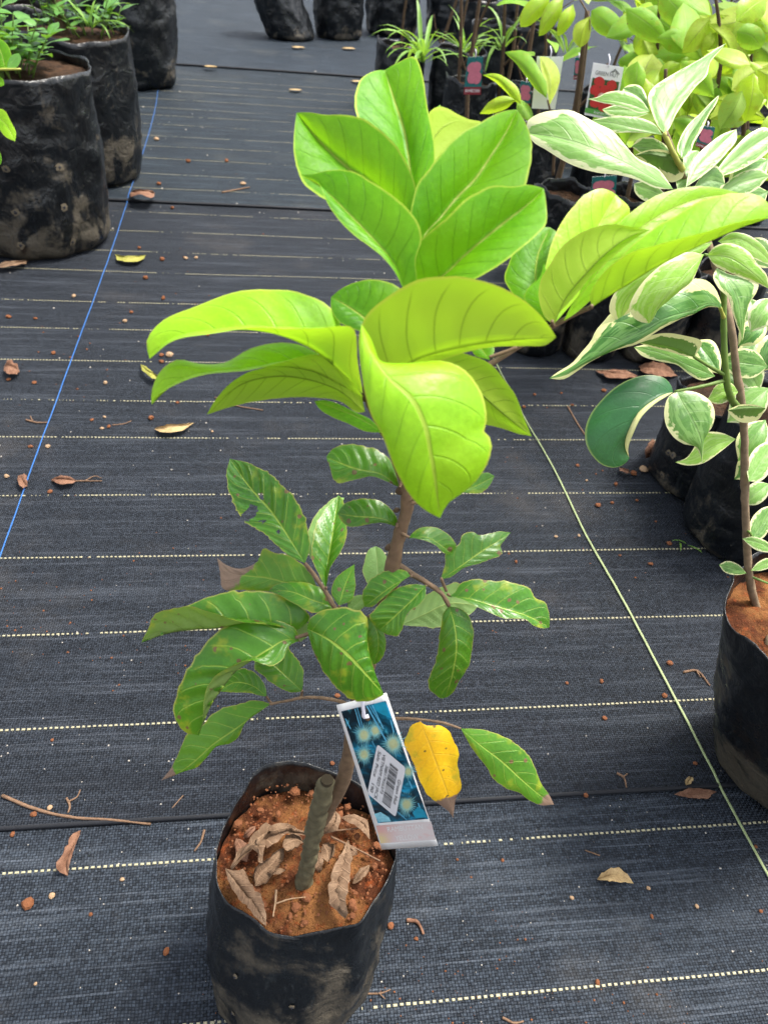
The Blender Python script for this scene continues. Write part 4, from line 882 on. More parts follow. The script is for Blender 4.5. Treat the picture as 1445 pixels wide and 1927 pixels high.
def twig_px(pts, h0, r_, label, group=None, mat='twig', name='twig', cat='twig', rise=0.0, forks=()):
    def hz(p): return (h0 if h0 is not None else ground_z(*G(*p)[:2]) + r_ * 0.9)
    P3 = [G(u, v, hz((u, v)) + rise * math.sin(math.pi * k / (len(pts) - 1))) for k, (u, v) in enumerate(pts)]
    lst = [(P3, np.linspace(r_, r_ * .6, len(P3)))]
    for fk in forks: lst.append(([G(u, v, hz((u, v)) + .001) for u, v in fk], np.linspace(r_ * .7, r_ * .4, len(fk))))
    o = tubes(name, lst, M[mat], None, 7, 20); c = np.array(P3).mean(axis=0)
    me = o.data; co = np.zeros(len(me.vertices) * 3); me.vertices.foreach_get('co', co); co = co.reshape(-1, 3) - c; me.vertices.foreach_set('co', co.ravel()); o.location = tuple(c)
    knobby(o, r_ * .25, 300); tag(o, label, cat, group); return o
twig_px([(622, 1574), (660, 1592), (715, 1620)], z + .006, .0010, 'thin brown twig lying across the soil right of the stub')
twig_px([(600, 1566), (640, 1562), (680, 1558)], z + .008, .0009, 'pale twig crossing behind the folded dead leaf on the soil')
twig_px([(520, 1675), (518, 1700), (514, 1725)], z + .001, .0010, 'short tan root end sticking up in front of the stub', mat='crumbt', forks=[[(520, 1700), (545, 1692), (575, 1688)]])

def rock_data(c, s, seed, nseg=6):
    V, F = [], []; rn = random.Random(seed); rows = 4
    ph = [(rn.uniform(.75, 1.2), rn.uniform(.75, 1.2), rn.uniform(.55, .9))][0]; rz = rn.uniform(0, 6)
    for i in range(rows + 1):
        la = math.pi * i / rows
        for k in range(nseg):
            lo = 2 * math.pi * k / nseg + rz
            rr_ = s * rn.uniform(.82, 1.12) if 0 < i < rows else s
            V.append((c[0] + math.sin(la) * math.cos(lo) * rr_ * ph[0], c[1] + math.sin(la) * math.sin(lo) * rr_ * ph[1], c[2] + math.cos(la) * rr_ * ph[2] * .8))
    for i in range(rows):
        for k in range(nseg): F.append((i * nseg + k, (i + 1) * nseg + k, (i + 1) * nseg + (k + 1) % nseg, i * nseg + (k + 1) % nseg))
    return V, F
rs = random.Random(2); V, F = [], []; FM = []
for k in range(620):
    a = rs.uniform(0, 6.283); q = math.sqrt(rs.random()) * .94; e = ring_f(a); p = main_soil + (e - main_soil) * q
    if q < .5 and rs.random() < .6: continue
    s = rs.choice([.0006, .0008, .0011, .0015]) if rs.random() < .94 else rs.uniform(.0025, .0045)
    zz = SOILZ + (e[2] * .93 - SOILZ) * q * .30 + s * .25 + .002
    v, f = rock_data((p[0], p[1], zz), s, k); n0 = len(V); V += v; F += [tuple(i + n0 for i in ff) for ff in f]
o = mesh_obj('soil_crumbs', V, F, M['crumb'], main_bag, False); o['kind'] = 'stuff'

# ------------------------------------------------------------------ other grow bags
def bag_at(u, v, vtop, r, label, group, mat, seed, utop=None, **kw):
    """base centre at the traced ground point, height from the traced rim line"""
    c = G(u, v); h = CAMH + ray(utop if utop else u, vtop)[2] * depthY(utop if utop else u, vtop, c[1])
    return make_bag('grow_bag', c[0], c[1], r, h, label, group, mat, seed=seed, **kw)
GL = 'large grow bags along the left edge'
bagL1, sL1 = bag_at(80, 448, 126, .188, 'mud-stained black grow bag nearest the camera at the left edge', GL, 'bagdirty', 21, utop=60, lean=(.0, 0), soil_drop=.022, taper=.90, nth=96, nz=36, rim_amp=.008)
bagL2, sL2 = bag_at(172, 334, 62, .170, 'dusty black grow bag behind the mud-stained one at the left edge', GL, 'bagmid', 22, utop=155, soil_drop=.02, taper=.85, rim_amp=.010)
bagL3, sL3 = bag_at(248, 158, -55, .22, 'tall clean black grow bag farthest back at the left edge', GL, 'bagclean', 23, utop=230, soil_drop=.06, crumple=1.5, rim_amp=.012)
bagL4, sL4 = bag_at(60, 215, 8, .20, 'black grow bag half hidden behind the leafy weeds at the upper left', GL, 'bagclean', 24, utop=45, soil_drop=.05)
GT = 'black grow bags at the far end of the aisle'
bagT1, _ = bag_at(548, 78, -40, .15, 'black grow bag leaning left, leftmost at the far end of the aisle', GT, 'bagclean', 31, lean=(-.13, .0), crumple=1.5)
bagT2, _ = bag_at(636, 76, -40, .15, 'upright black grow bag right of the leaning one at the far end', GT, 'bagclean', 32, crumple=1.5)
bagT3, _ = bag_at(735, 70, -40, .17, 'black grow bag behind the grass tuft at the far end of the aisle', GT, 'bagclean', 33, crumple=1.4)
bagT4, _ = bag_at(845, 75, -20, .17, 'black grow bag far back behind the brown sapling stems', GT, 'bagclean', 34, crumple=1.4)
GR = 'grow bags of the variegated plants'
_b3 = G(1474, 1440); _t3 = G(1548, 1176, .31)
bagR3, sR3 = make_bag('grow_bag', _b3[0], _b3[1], .094, .31, 'dusty black grow bag nearest the camera at the right edge', GR, 'bagmid', seed=41, soil='soil', soil_drop=.03, nth=96, nz=36, taper=.95, lean=(_t3[0] - _b3[0], _t3[1] - _b3[1]))
bagR2, sR2 = bag_at(1392, 1005, 775, .108, 'black grow bag behind the nearest one at the right edge', GR, 'bagclean', 42, soil_drop=.03, nth=96, nz=30, taper=1.0)
bagR1, sR1 = bag_at(1305, 905, 735, .092, 'black grow bag with small punched holes under the round variegated leaves', GR, 'bagclean', 43, soil_drop=.03, nth=80, taper=1.0)
GB = 'grow bags of the yellow-green saplings'
back_bags = []
for (u, v, vt, r_, lab, mt) in [(1003, 655, 480, .062, 'muddy grow bag at the front left corner of the sapling block', 'bagdirty'), (1102, 664, 490, .066, 'second muddy grow bag from the left in the front row of the sapling block', 'bagdirty'),
                                (1212, 668, 500, .072, 'muddy grow bag under the long variegated leaf in the front row', 'bagdirty'), (1320, 672, 505, .075, 'grow bag behind the variegated stems in the front row', 'bagmid'),
                                (1020, 520, 352, .075, 'black grow bag between the bright crown and the white-edged leaves', 'bagclean'), (1140, 520, 365, .08, 'black grow bag under the big pale variegated leaf', 'bagclean'), (1275, 520, 372, .08, 'black grow bag in shade under the variegated crown', 'bagclean'),
                                (985, 400, 240, .085, 'black grow bag right behind the tip of the crown leaf', 'bagclean'), (1105, 400, 250, .085, 'black grow bag below the hanging red fruit tag', 'bagclean'), (1235, 410, 262, .09, 'black grow bag under the yellow-green leaves at centre right', 'bagclean'), (1385, 415, 270, .09, 'black grow bag at the right edge under yellow-green leaves', 'bagclean'),
                                (868, 285, 150, .10, 'black grow bag left of the pink fruit tags', 'bagclean'), (975, 290, 160, .10, 'black grow bag behind the blank white tag', 'bagclean'), (1110, 300, 175, .10, 'black grow bag behind the red fruit tag', 'bagclean'),
                                (745, 205, 82, .11, 'black grow bag under the grass tuft beside the aisle', 'bagclean'), (850, 215, 95, .12, 'black grow bag behind the bright crown top leaf', 'bagclean'), (1390, 230, 130, .13, 'black grow bag at the upper right edge of the picture', 'bagclean'),
                                (915, 165, 48, .12, 'black grow bag behind the leftmost pink fruit tag', 'bagclean'), (990, 175, 55, .12, 'black grow bag far behind the slim sapling', 'bagclean'), (970, 105, 2, .14, 'farthest black grow bag behind the bare stems', 'bagclean'), (890, 110, 5, .14, 'far black grow bag behind the crooked grey stem', 'bagclean')]:
    back_bags.append(bag_at(u, v, vt, r_, lab, GB, mt, int(u + v), crumple=1.3, nth=48, nz=18))
# punched drain holes on the near left bag
M['mud'] = simple('dried_mud', (0.11, 0.09, 0.062), .9, .2, .4, 200)
bpy.context.view_layer.update()
def punch(bag, pts, r_):
    for (u, v) in pts:
        ok, loc, nrm, _ = bag.ray_cast(Vector(CAMP) - bag.location, Vector(ray(u, v)).normalized())
        if not ok: continue
        p = np.array(loc + bag.location); n_ = np.array(nrm); n_ /= np.linalg.norm(n_); a_ = np.cross(n_, (0, 0, 1)); a_ /= np.linalg.norm(a_); b_ = np.cross(n_, a_)
        def disc(r2, off, sd_, n=16): 
            rn = random.Random(sd_); return [p + n_ * off] + [p + n_ * off * .4 + (a_ * math.cos(6.2832 * k / n) + b_ * math.sin(6.2832 * k / n)) * r2 * rn.uniform(.75, 1.25) for k in range(n)]
        F_ = [(0, 1 + k, 1 + (k + 1) % 16) for k in range(16)]
        o_ = mesh_obj('drain_hole', disc(r_ * 2.2, .0022, int(u)), F_, M['mud'], bag); mesh_obj('hole_centre', disc(r_, .0034, int(v)), F_, M['ink'], o_)
punch(bagL1, [(113, 315), (30, 400), (121, 390), (137, 455), (12, 318), (40, 462)], .0042)
punch(bagR1, [(1258, 852), (1266, 857), (1246, 893)], .0026)
punch(main_bag, [(444, 1836), (440, 1905), (550, 1893)], .0012)

# ------------------------------------------------------------------ variegated plant in the near right bag
def YV(v): return float(np.interp(v, [80, 260, 480, 700, 1000, 1215], [.66, .62, .58, .56, .555, .55]))
def vd(u, v, dy=0.0): return depthY(u, v, YV(v) + dy)
def VP(u, v, dy=0.0): return P(u, v, vd(u, v, dy))
vb = G(1446, 1212, sR3[2])
vp = empty('variegated_plant', vb); tag(vp, 'tall plant with cream-edged green leaves on a thin brown stem at the right edge', 'plant')
def vbr(name, pts, rad, mat): 
    p = [VP(u, v, dy) for u, v, dy in pts]; o = tubes(name, [(p, np.linspace(rad[0], rad[1], len(p)))], M[mat], vp, 9, max(10, 6 * len(p))); knobby(o, rad[0] * .15, 200); return o
o = tubes('stem', [([vb + np.array([.002, 0, -.02]), vb, VP(1438, 1195), VP(1424, 1150), VP(1410, 1090), VP(1404, 1020), VP(1401, 920), VP(1398, 800), VP(1391, 740), VP(1383, 680), VP(1374, 610), VP(1352, 520, .02), VP(1325, 440, .03), VP(1296, 360, .03), VP(1272, 300, .0), VP(1252, 252, -.02)],
                     [.0052, .0050, .0047, .0042, .0038, .0036, .0035, .0033, .0033, .003, .0028, .0026, .0026, .0024, .0022, .0019])], M['barkt'], vp, 12, 80); knobby(o, .0009, 150)
vbr('branch', [(1392, 775, -.006), (1370, 735, -.02), (1364, 690, -.02), (1361, 620, -.02), (1360, 540, -.02), (1352, 490, -.02), (1340, 470, -.02)], (.0030, .0018), 'twiggreen')
vbr('petiole', [(1364, 716, -.02), (1320, 727, -.03), (1268, 737, -.035)], (.0016, .0011), 'twiggreen')
vbr('petiole', [(1365, 706, -.02), (1335, 690, -.025), (1305, 671, -.03)], (.0016, .0012), 'twiggreen')
vbr('petiole', [(1362, 600, -.02), (1358, 590, -.025), (1354, 579, -.03)], (.0015, .0012), 'twigyel')
vbr('petiole', [(1352, 490, -.02), (1342, 482, -.025), (1324, 479, -.03)], (.0013, .001), 'twiggreen')
vbr('petiole', [(1284, 320, .0), (1264, 285, -.015), (1248, 250, -.02)], (.0022, .0018), 'twigyel')
vbr('petiole', [(1400, 1000, 0), (1408, 1000, -.004), (1415, 1012, -.006)], (.0012, .001), 'twiggreen')
vbr('petiole', [(1408, 1083, 0), (1425, 1090, -.004), (1450, 1100, -.006)], (.0014, .001), 'twiggreen')
def VL(base, tip, mid, m1, m2, dy=0.0, dt=0.0, arch=0.0, d1=0.0, d2=0.0, mat='vari', under=False, **k):
    kk = dict(camber=.12, quilt=.05, N=26, M_=6); kk.update(k)
    return leaf_px(vp, base, tip, mid, m1, m2, vd(*base, dy), dt, arch, d1, d2, mat, under, **kk)
# crown at top
VL((1250, 252), (1366, 81), [(1250, 225), (1263, 193), (1289, 160), (1328, 115)], [(1237, 234), (1225, 209), (1218, 183), (1228, 164), (1247, 151), (1270, 138), (1302, 119), (1328, 103), (1350, 88)], [(1257, 244), (1270, 218), (1289, 189), (1308, 164), (1328, 144), (1337, 115), (1353, 96)], -.02, .05, 0, 0, 0, 'varip')
VL((1266, 356), (992, 250), [(1237, 341), (1186, 312), (1134, 289), (1086, 270), (1044, 259)], [(1240, 320), (1196, 296), (1173, 267), (1151, 244), (1128, 234), (1096, 218), (1070, 207), (1044, 207), (1012, 215), (991, 230)], [(1235, 354), (1199, 339), (1160, 329), (1125, 326), (1093, 317), (1060, 302), (1028, 283), (1003, 268)], -.03, .0, -.012, .006, .0, 'varip', N=32)
VL((1246, 254), (1109, 227), [(1199, 243), (1150, 231)], [(1231, 234), (1205, 222), (1180, 219), (1141, 220)], [(1221, 251), (1189, 249), (1157, 249), (1132, 240)], -.03, .005, -.004, 0, 0, 'varip')
VL((1222, 210), (1104, 186), [(1180, 195), (1140, 188)], [(1207, 189), (1173, 172), (1141, 174), (1122, 183)], [(1202, 212), (1180, 205), (1151, 197), (1131, 193)], -.02, .005, -.004, 0, 0, 'varip')
VL((1222, 212), (1172, 166), [(1205, 185)], [(1185, 195), (1170, 175)], [(1217, 185), (1200, 160), (1182, 160)], 0, .01, 0, 0, 0, 'vari')
VL((1220, 214), (1132, 206), [(1180, 207)], [(1185, 200), (1155, 198)], [(1190, 222), (1160, 220), (1140, 214)], -.01, .0, 0, 0, 0, 'varip')
VL((1282, 297), (1353, 178), [(1292, 265), (1312, 232)], [(1274, 286), (1279, 260), (1295, 234), (1318, 212), (1340, 189)], [(1290, 296), (1306, 267), (1322, 241), (1332, 218), (1348, 193)], -.01, .03, 0, 0, -.006, 'vari')
VL((1290, 352), (1385, 243), [(1312, 315), (1345, 282)], [(1294, 330), (1302, 305), (1334, 270), (1362, 251)], [(1318, 333), (1344, 312), (1368, 286), (1386, 260)], 0, .02, 0, 0, 0, 'varip')
VL((1274, 357), (1312, 283), [(1288, 325)], [(1270, 335), (1280, 305), (1296, 285)], [(1300, 345), (1318, 315), (1320, 292)], .01, .02, 0, 0, 0, 'varip')
VL((1338, 335), (1455, 250), [(1375, 305), (1415, 275)], [(1355, 310), (1380, 280), (1415, 248), (1440, 240)], [(1370, 328), (1410, 310), (1448, 280)], .02, .02, 0, 0, 0, 'varip')
VL((1285, 300), (1193, 292), [(1250, 295), (1220, 290)], [(1270, 289), (1240, 281), (1212, 284)], [(1283, 335), (1265, 343), (1240, 332), (1222, 315), (1205, 300)], -.005, 0, 0, 0, .01, 'varig', under=True)
VL((1270, 298), (1188, 276), [(1230, 280)], [(1248, 270), (1220, 258), (1200, 262)], [(1240, 297), (1212, 292)], .02, .01, 0, 0, 0, 'vari')
VL((1256, 372), (1192, 346), [(1225, 358)], [(1235, 350), (1210, 340)], [(1238, 382), (1212, 378), (1194, 362)], .02, .01, 0, 0, 0, 'varip')
VL((1302, 358), (1364, 346), [(1332, 340)], [(1320, 330), (1343, 310), (1358, 322)], [(1325, 362), (1350, 360)], .01, .01, 0, 0, 0, 'vari')
VL((1345, 372), (1448, 330), [(1390, 345)], [(1365, 345), (1400, 322), (1430, 318)], [(1380, 372), (1420, 358)], .03, .01, 0, 0, 0, 'varip')
VL((1330, 420), (1300, 352), [(1312, 385)], [(1295, 400), (1288, 370)], [(1335, 390), (1320, 360)], .04, .01, 0, 0, 0, 'vari')
# middle whorl
VL((1324, 479), (1222, 608), [(1294, 510), (1264, 546), (1238, 578)], [(1302, 474), (1279, 477), (1255, 491), (1232, 508), (1208, 532), (1191, 558), (1183, 579), (1193, 599), (1208, 607)], [(1314, 502), (1299, 532), (1279, 548), (1257, 566), (1237, 581), (1229, 598)], -.045, .008, -.012, 0, .006, 'varil')
VL((1340, 456), (1168, 606), [(1290, 478), (1215, 525), (1172, 575)], [(1299, 464), (1255, 488), (1211, 511), (1170, 535), (1149, 564), (1146, 585), (1156, 600)], [(1310, 485), (1240, 530), (1195, 575)], -.030, .006, -.010, 0, .006, 'varil')
VL((1357, 579), (1033, 712), [(1341, 572), (1299, 586), (1255, 598), (1208, 622), (1167, 643), (1132, 664), (1094, 685), (1058, 704)], [(1353, 561), (1344, 541), (1329, 528), (1308, 524), (1270, 540), (1200, 565), (1149, 589), (1138, 602), (1120, 623), (1111, 641), (1094, 661), (1073, 685), (1050, 700)],
   [(1332, 578), (1308, 587), (1285, 596), (1261, 610), (1232, 627), (1196, 647), (1167, 654), (1138, 666), (1108, 684), (1085, 700), (1058, 714)], -.030, .0, -.014, .004, .004, 'varig', N=40, M_=7)
VL((1348, 504), (1396, 643), [(1373, 535), (1388, 570), (1393, 605)], [(1341, 520), (1352, 544), (1370, 561), (1376, 585), (1388, 620)], [(1373, 516), (1402, 519), (1427, 529), (1423, 549), (1411, 567), (1402, 596), (1399, 626)], -.04, .01, -.01, 0, .004, 'vari')
VL((1330, 480), (1448, 545), [(1370, 485), (1408, 508)], [(1344, 464), (1367, 457), (1391, 463), (1411, 476), (1422, 494), (1442, 518)], [(1344, 499), (1367, 511), (1396, 521), (1425, 533)], -.035, 0, -.01, 0, .004, 'varil')
VL((1350, 454), (1458, 502), [(1390, 450), (1425, 470)], [(1375, 438), (1400, 440), (1430, 458)], [(1370, 466), (1400, 478), (1430, 492)], -.01, 0, -.008, 0, 0, 'varil')
VL((1345, 430), (1455, 395), [(1395, 405)], [(1365, 402), (1400, 385), (1435, 382)], [(1380, 428), (1420, 415)], .01, 0, -.006, 0, 0, 'varip')
VL((1306, 672), (1202, 646), [(1270, 655), (1235, 648)], [(1320, 645), (1285, 631), (1240, 628), (1216, 635)], [(1288, 670), (1255, 661), (1226, 654)], -.02, .004, -.004, -.006, .004, 'varig', under=True)
VL((1345, 708), (1192, 653), [(1300, 690), (1240, 664)], [(1320, 680), (1285, 662), (1235, 645)], [(1320, 716), (1295, 704), (1275, 688), (1240, 680), (1205, 668)], -.006, .0, -.004, 0, .002, 'vari')
VL((1354, 704), (1308, 640), [(1332, 670)], [(1315, 690), (1306, 662)], [(1356, 675), (1338, 640)], .0, .01, 0, 0, 0, 'varig')
VL((1266, 738), (1184, 862), [(1249, 742), (1226, 755), (1200, 777), (1184, 805), (1175, 832)], [(1261, 723), (1249, 711), (1226, 706), (1196, 710), (1161, 726), (1132, 752), (1111, 779), (1101, 805), (1102, 835), (1114, 858), (1135, 876), (1152, 880), (1174, 873)],
   [(1254, 746), (1229, 762), (1206, 786), (1192, 814), (1182, 842)], -.035, .008, -.014, .006, -.004, 'varid', N=36, M_=9, quilt=.015, camber=.2)
VL((1273, 736), (1320, 872), [(1285, 761), (1302, 791), (1318, 828)], [(1258, 746), (1249, 773), (1252, 799), (1267, 823), (1285, 835), (1308, 842), (1317, 857)], [(1294, 735), (1317, 741), (1338, 758), (1344, 782), (1338, 805), (1326, 822), (1323, 846)], -.035, .008, -.008, 0, .004, 'vari', N=32)
VL((1388, 738), (1330, 752), [(1358, 738)], [(1375, 721), (1352, 721)], [(1375, 752), (1345, 760)], -.01, 0, -.004, 0, 0, 'varil')
VL((1384, 826), (1270, 870), [(1345, 838), (1305, 862)], [(1350, 813), (1325, 815), (1308, 838), (1290, 862)], [(1355, 850), (1315, 874), (1285, 875)], -.004, .006, -.004, 0, 0, 'varil', crumple=.008)
VL((1440, 768), (1368, 772), [(1405, 768)], [(1420, 762), (1390, 762)], [(1425, 790), (1395, 795), (1378, 785)], -.02, 0, 0, 0, .008, 'varig', under=True)
VL((1408, 906), (1455, 830), [(1432, 868)], [(1404, 880), (1415, 850), (1440, 832)], [(1430, 905), (1455, 870)], -.01, .01, 0, 0, 0, 'varip')
VL((1413, 1016), (1456, 950), [(1435, 985)], [(1410, 985), (1430, 958)], [(1430, 1015), (1450, 990)], -.006, .01, 0, 0, 0, 'vari')
VL((1396, 1014), (1460, 1040), [(1428, 1022)], [(1410, 1010), (1440, 1018)], [(1420, 1034), (1445, 1040)], -.012, 0, -.004, 0, 0, 'varip')
VL((1404, 1079), (1352, 1063), [(1378, 1070)], [(1388, 1062), (1365, 1056)], [(1388, 1082), (1362, 1076)], -.006, 0, 0, 0, 0, 'vari', N=16)
VL((1412, 1074), (1458, 1054), [(1435, 1063)], [(1425, 1058), (1445, 1050)], [(1430, 1074), (1450, 1066)], -.006, 0, 0, 0, 0, 'varip', N=16)
# fill at the right edge: more leaves of the same plant
rv = random.Random(17)
for (u, v, du, dv) in [(1440, 600, -40, 40), (1448, 650, -50, 20), (1430, 700, 30, -60), (1445, 730, -60, 50), (1440, 790, -40, 60), (1446, 850, -50, 40), (1425, 640, -30, 60), (1450, 560, -30, 50), (1420, 760, -40, -50), (1444, 690, -70, -10), (1446, 910, -40, 30), (1410, 560, 20, 60), (1390, 660, 30, 60), (1445, 300, -60, 40), (1445, 360, -70, 30), (1400, 450, 50, 40)]:
    tp = (u + du * 1.3, v + dv * 1.3); dx, dy_ = tp[0] - u, tp[1] - v; w = .28
    VL((u, v), tp, [(u + dx * .5, v + dy_ * .5)], [(u + dx * .3 + dy_ * w, v + dy_ * .3 - dx * w), (u + dx * .65 + dy_ * w, v + dy_ * .65 - dx * w)], [(u + dx * .3 - dy_ * w, v + dy_ * .3 + dx * w), (u + dx * .65 - dy_ * w, v + dy_ * .65 + dx * w)],
       rv.uniform(.03, .10), .0, -.006, 0, 0, rv.choice(['varip', 'vari', 'varig', 'vari']), N=16, M_=5)

# plants standing in the two bags behind (mostly hidden)
def small_shrub(name, base, h, n, size, mats, label, cat, seed, group=None, stem='bark2', lean=(0, 0), droop=.5, wid=.45, r0=.004, zmin=.35, spread=1.0):
    rn = random.Random(seed); root_ = empty(name, base); tag(root_, label, cat, group); base = np.array(base)
    top = base + np.array([lean[0], lean[1], h])
    pts = [base - np.array([0, 0, .02])] + [base + (top - base) * k + np.array([rn.uniform(-.012, .012), rn.uniform(-.012, .012), 0]) * (h / .4) for k in (.25, .5, .75)] + [top]
    sp_ = spline(pts, 30); o_ = tubes('stem', [(pts, np.linspace(r0, r0 * .45, len(pts)))], M[stem], root_, 8, 24)
    for k in range(n):
        t_ = zmin + (1 - zmin) * (k + rn.random()) / n; p = sp_[min(29, int(t_ * 29))]; az = k * 2.4 + rn.uniform(-.5, .5); el = rn.uniform(.05, .75) + .4 * (t_ > .9)
        d_ = np.array([math.cos(az) * math.cos(el), math.sin(az) * math.cos(el), math.sin(el)]); pl = rn.uniform(.15, .45) * size * spread
        q_ = p + d_ * pl; tubes('petiole', [([p, p + d_ * pl * .5 + np.array([0, 0, .002]), q_], [r0 * .28, r0 * .25, r0 * .22])], M[stem], root_, 5, 6)
        s_ = size * rn.uniform(.7, 1.15)
        gen_leaf(root_, q_, d_, (rn.uniform(-.25, .25), rn.uniform(-.25, .25), 1), s_, s_ * wid * rn.uniform(.85, 1.15), rn.choice(mats), droop=droop * rn.uniform(.5, 1.6), fold=rn.uniform(.05, .5), seed=seed * 100 + k, twist=rn.uniform(-.4, .4), N=12, M_=4, quilt=.06, camber=.12)
    return root_
small_shrub('variegated_plant', (sR2[0] + .03, sR2[1], sR2[2]), .34, 16, .10, ['vari', 'varip', 'varig'], 'plant with cream-edged leaves partly hidden behind the brown stem at the right edge', 'plant', 61, None, 'twiggreen', lean=(.05, .05), zmin=.25)

# ------------------------------------------------------------------ yellow-green saplings behind
GS = 'yellow-green saplings in the nursery block'
def soilc(i): return back_bags[i][1]
sap_specs = [  # bag index, height, leaves, size, mats, lean, label
    (7, .40, 7, .11, ['backg', 'back'], (-.05, .02), 'slim sapling behind the blank white tag, with few leaves'),
    (8, .46, 22, .14, ['back', 'backg'], (.05, .05), 'sapling holding the red fruit tag, with yellow-green leaves'),
    (9, .48, 30, .15, ['back', 'backg', 'back'], (.02, .0), 'bushy yellow-green sapling above the pale variegated leaf'),
    (10, .50, 30, .15, ['back', 'back', 'backg'], (-.03, .0), 'bushy yellow-green sapling at the right edge behind the variegated plant'),
    (5, .30, 8, .11, ['backg', 'back'], (-.03, .03), 'short sapling under the big pale variegated leaf'),
    (6, .34, 14, .12, ['back', 'backg'], (.05, .03), 'short yellow-green sapling in shade under the variegated crown'),
    (12, .62, 14, .16, ['back', 'back'], (.08, .03), 'tall sapling with yellow drooping leaves at the top of the picture'),
    (13, .62, 28, .16, ['back', 'backg'], (.08, .0), 'tall yellow-green sapling behind the red fruit tag'),
    (16, .60, 34, .19, ['back', 'back', 'backg'], (-.10, .0), 'tall yellow-green sapling in the upper right corner'),
    (11, .66, 3, .13, ['backg'], (.04, .02), 'almost bare brown sapling stem beside the pink fruit tag'),
    (15, .72, 4, .15, ['backg', 'back'], (.06, .05), 'almost bare sapling with a crooked stem behind the crown top leaf'),
    (14, .74, 3, .15, ['backg'], (.10, .02), 'bare brown sapling stem rising beside the grass tuft')]
for k, (i, h, n, s, mts, ln, lab) in enumerate(sap_specs):
    small_shrub('young_sapling', soilc(i), h, n, s, mts, lab, 'sapling', 80 + k, GS, 'bark2', ln, .7, .46, .0062, zmin=(.45 if n > 5 else .7))
# extra bare stems in the same bags, each a young tree of its own
k = 0
for (u0, v0, u1, v1, Y, lab) in [(852, 225, 868, -20, 3.2, 'thin brown stem left of the pink fruit tag'), (884, 240, 905, -20, 3.0, 'brown stem in front of the pink fruit tag'), (935, 200, 950, -20, 3.3, 'brown stem with a dead leaf at the top edge'),
                                 (1000, 215, 1012, -10, 2.9, 'brown stem left of the blank white tag'), (1075, 212, 1105, 20, 2.2, 'slender light brown stem right of the blank white tag'), (820, 120, 862, -10, 4.0, 'crooked grey stem in the grass tuft'), (952, 140, 975, -10, 3.6, 'short brown stem behind the slim sapling')]:
    p0 = PY(u0, v0, Y); p0[2] = max(p0[2] - .22, .05); p1 = PY(u1, v1, Y + .05); mid_ = (p0 + p1) / 2 + np.array([.015 * (-1) ** k, .0, 0])
    r_ = empty('bare_sapling', p0); tag(r_, lab, 'sapling', 'bare sapling stems'); tubes('stem', [([p0, mid_, p1], [.0085, .0075, .006])], M['bark2'], r_, 8, 18)
    tubes('side_twig', [([mid_, mid_ + np.array([.03 * (-1) ** k, -.02, .05]), mid_ + np.array([.05 * (-1) ** k, -.03, .12])], [.004, .0035, .0025])], M['bark2'], r_, 6, 8); k += 1
# traced leaves that stand out
def back_plant(label, base, Y, stem_pts, leaves, stem='bark2', r_=.0035, group=GS, name='young_sapling'):
    p0 = PY(*base, Y); r0 = empty(name, p0); tag(r0, label, 'sapling', group)
    tubes('stem', [([PY(u, v, Y) for u, v in stem_pts], np.linspace(r_, r_ * .5, len(stem_pts)))], M[stem], r0, 7, 16)
    for (b, tp, md, m1, m2, mt, un) in leaves:
        leaf_px(r0, b, tp, md, m1, m2, depthY(*b, Y) + (0.0 if len(leaves) < 15 else rf.uniform(-.12, .12)), .02, -.01, .0, .02, mt, un, N=14, M_=4, camber=.15, quilt=.06)
back_plant('small sapling with pale and brownish leaves before the blank white tag', (1040, 330), 1.75, [(1040, 330), (1042, 260), (1036, 215), (1030, 188)],
           [((1028, 185), (949, 98), [(1000, 142), (975, 116)], [(1029, 160), (1015, 132), (1001, 108), (985, 95), (964, 96)], [(1006, 167), (992, 148), (972, 122)], 'backg', False),
            ((1034, 197), (1015, 106), [(1035, 150)], [(1025, 155), (1017, 127)], [(1048, 169), (1054, 146), (1046, 122), (1032, 108)], 'back', True),
            ((980, 196), (908, 141), [(955, 165), (935, 148)], [(979, 179), (971, 162), (954, 148), (931, 138)], [(964, 188), (949, 170), (931, 154)], 'back', False),
            ((970, 188), (902, 214), [(938, 195)], [(950, 180), (920, 192)], [(955, 203), (925, 214)], 'back', False),
            ((1000, 232), (975, 185), [(988, 210)], [(975, 215), (972, 195)], [(1002, 215), (992, 195)], 'backg', False)])
tubes_side = None
back_plant('sapling with bright yellow hanging leaves at the top edge of the picture', (1075, 260), 2.0, [(1078, 262), (1092, 180), (1103, 90), (1108, 35), (1085, -10)],
           [((1034, -8), (979, 51), [(1010, 15), (992, 35)], [(1010, -8), (985, 15), (977, 35)], [(1032, 12), (1010, 38), (992, 50)], 'back', False),
            ((1060, -2), (1013, 68), [(1040, 25), (1022, 50)], [(1040, 0), (1018, 32)], [(1056, 25), (1038, 52), (1022, 66)], 'back', False),
            ((1078, 8), (1048, 68), [(1066, 35)], [(1056, 25), (1048, 50)], [(1082, 28), (1068, 55), (1056, 66)], 'back', False),
            ((1112, 20), (1172, 78), [(1142, 45)], [(1130, 12), (1162, 30), (1174, 55)], [(1112, 45), (1130, 65), (1155, 72)], 'backg', False),
            ((1110, 30), (1090, 90), [(1095, 60)], [(1080, 50), (1078, 75)], [(1112, 55), (1105, 80)], 'back', True),
            ((1150, 72), (1252, 25), [(1195, 45)], [(1160, 40), (1200, 15), (1235, 12)], [(1185, 68), (1230, 50)], 'backg', False)], 'bark', .0032)
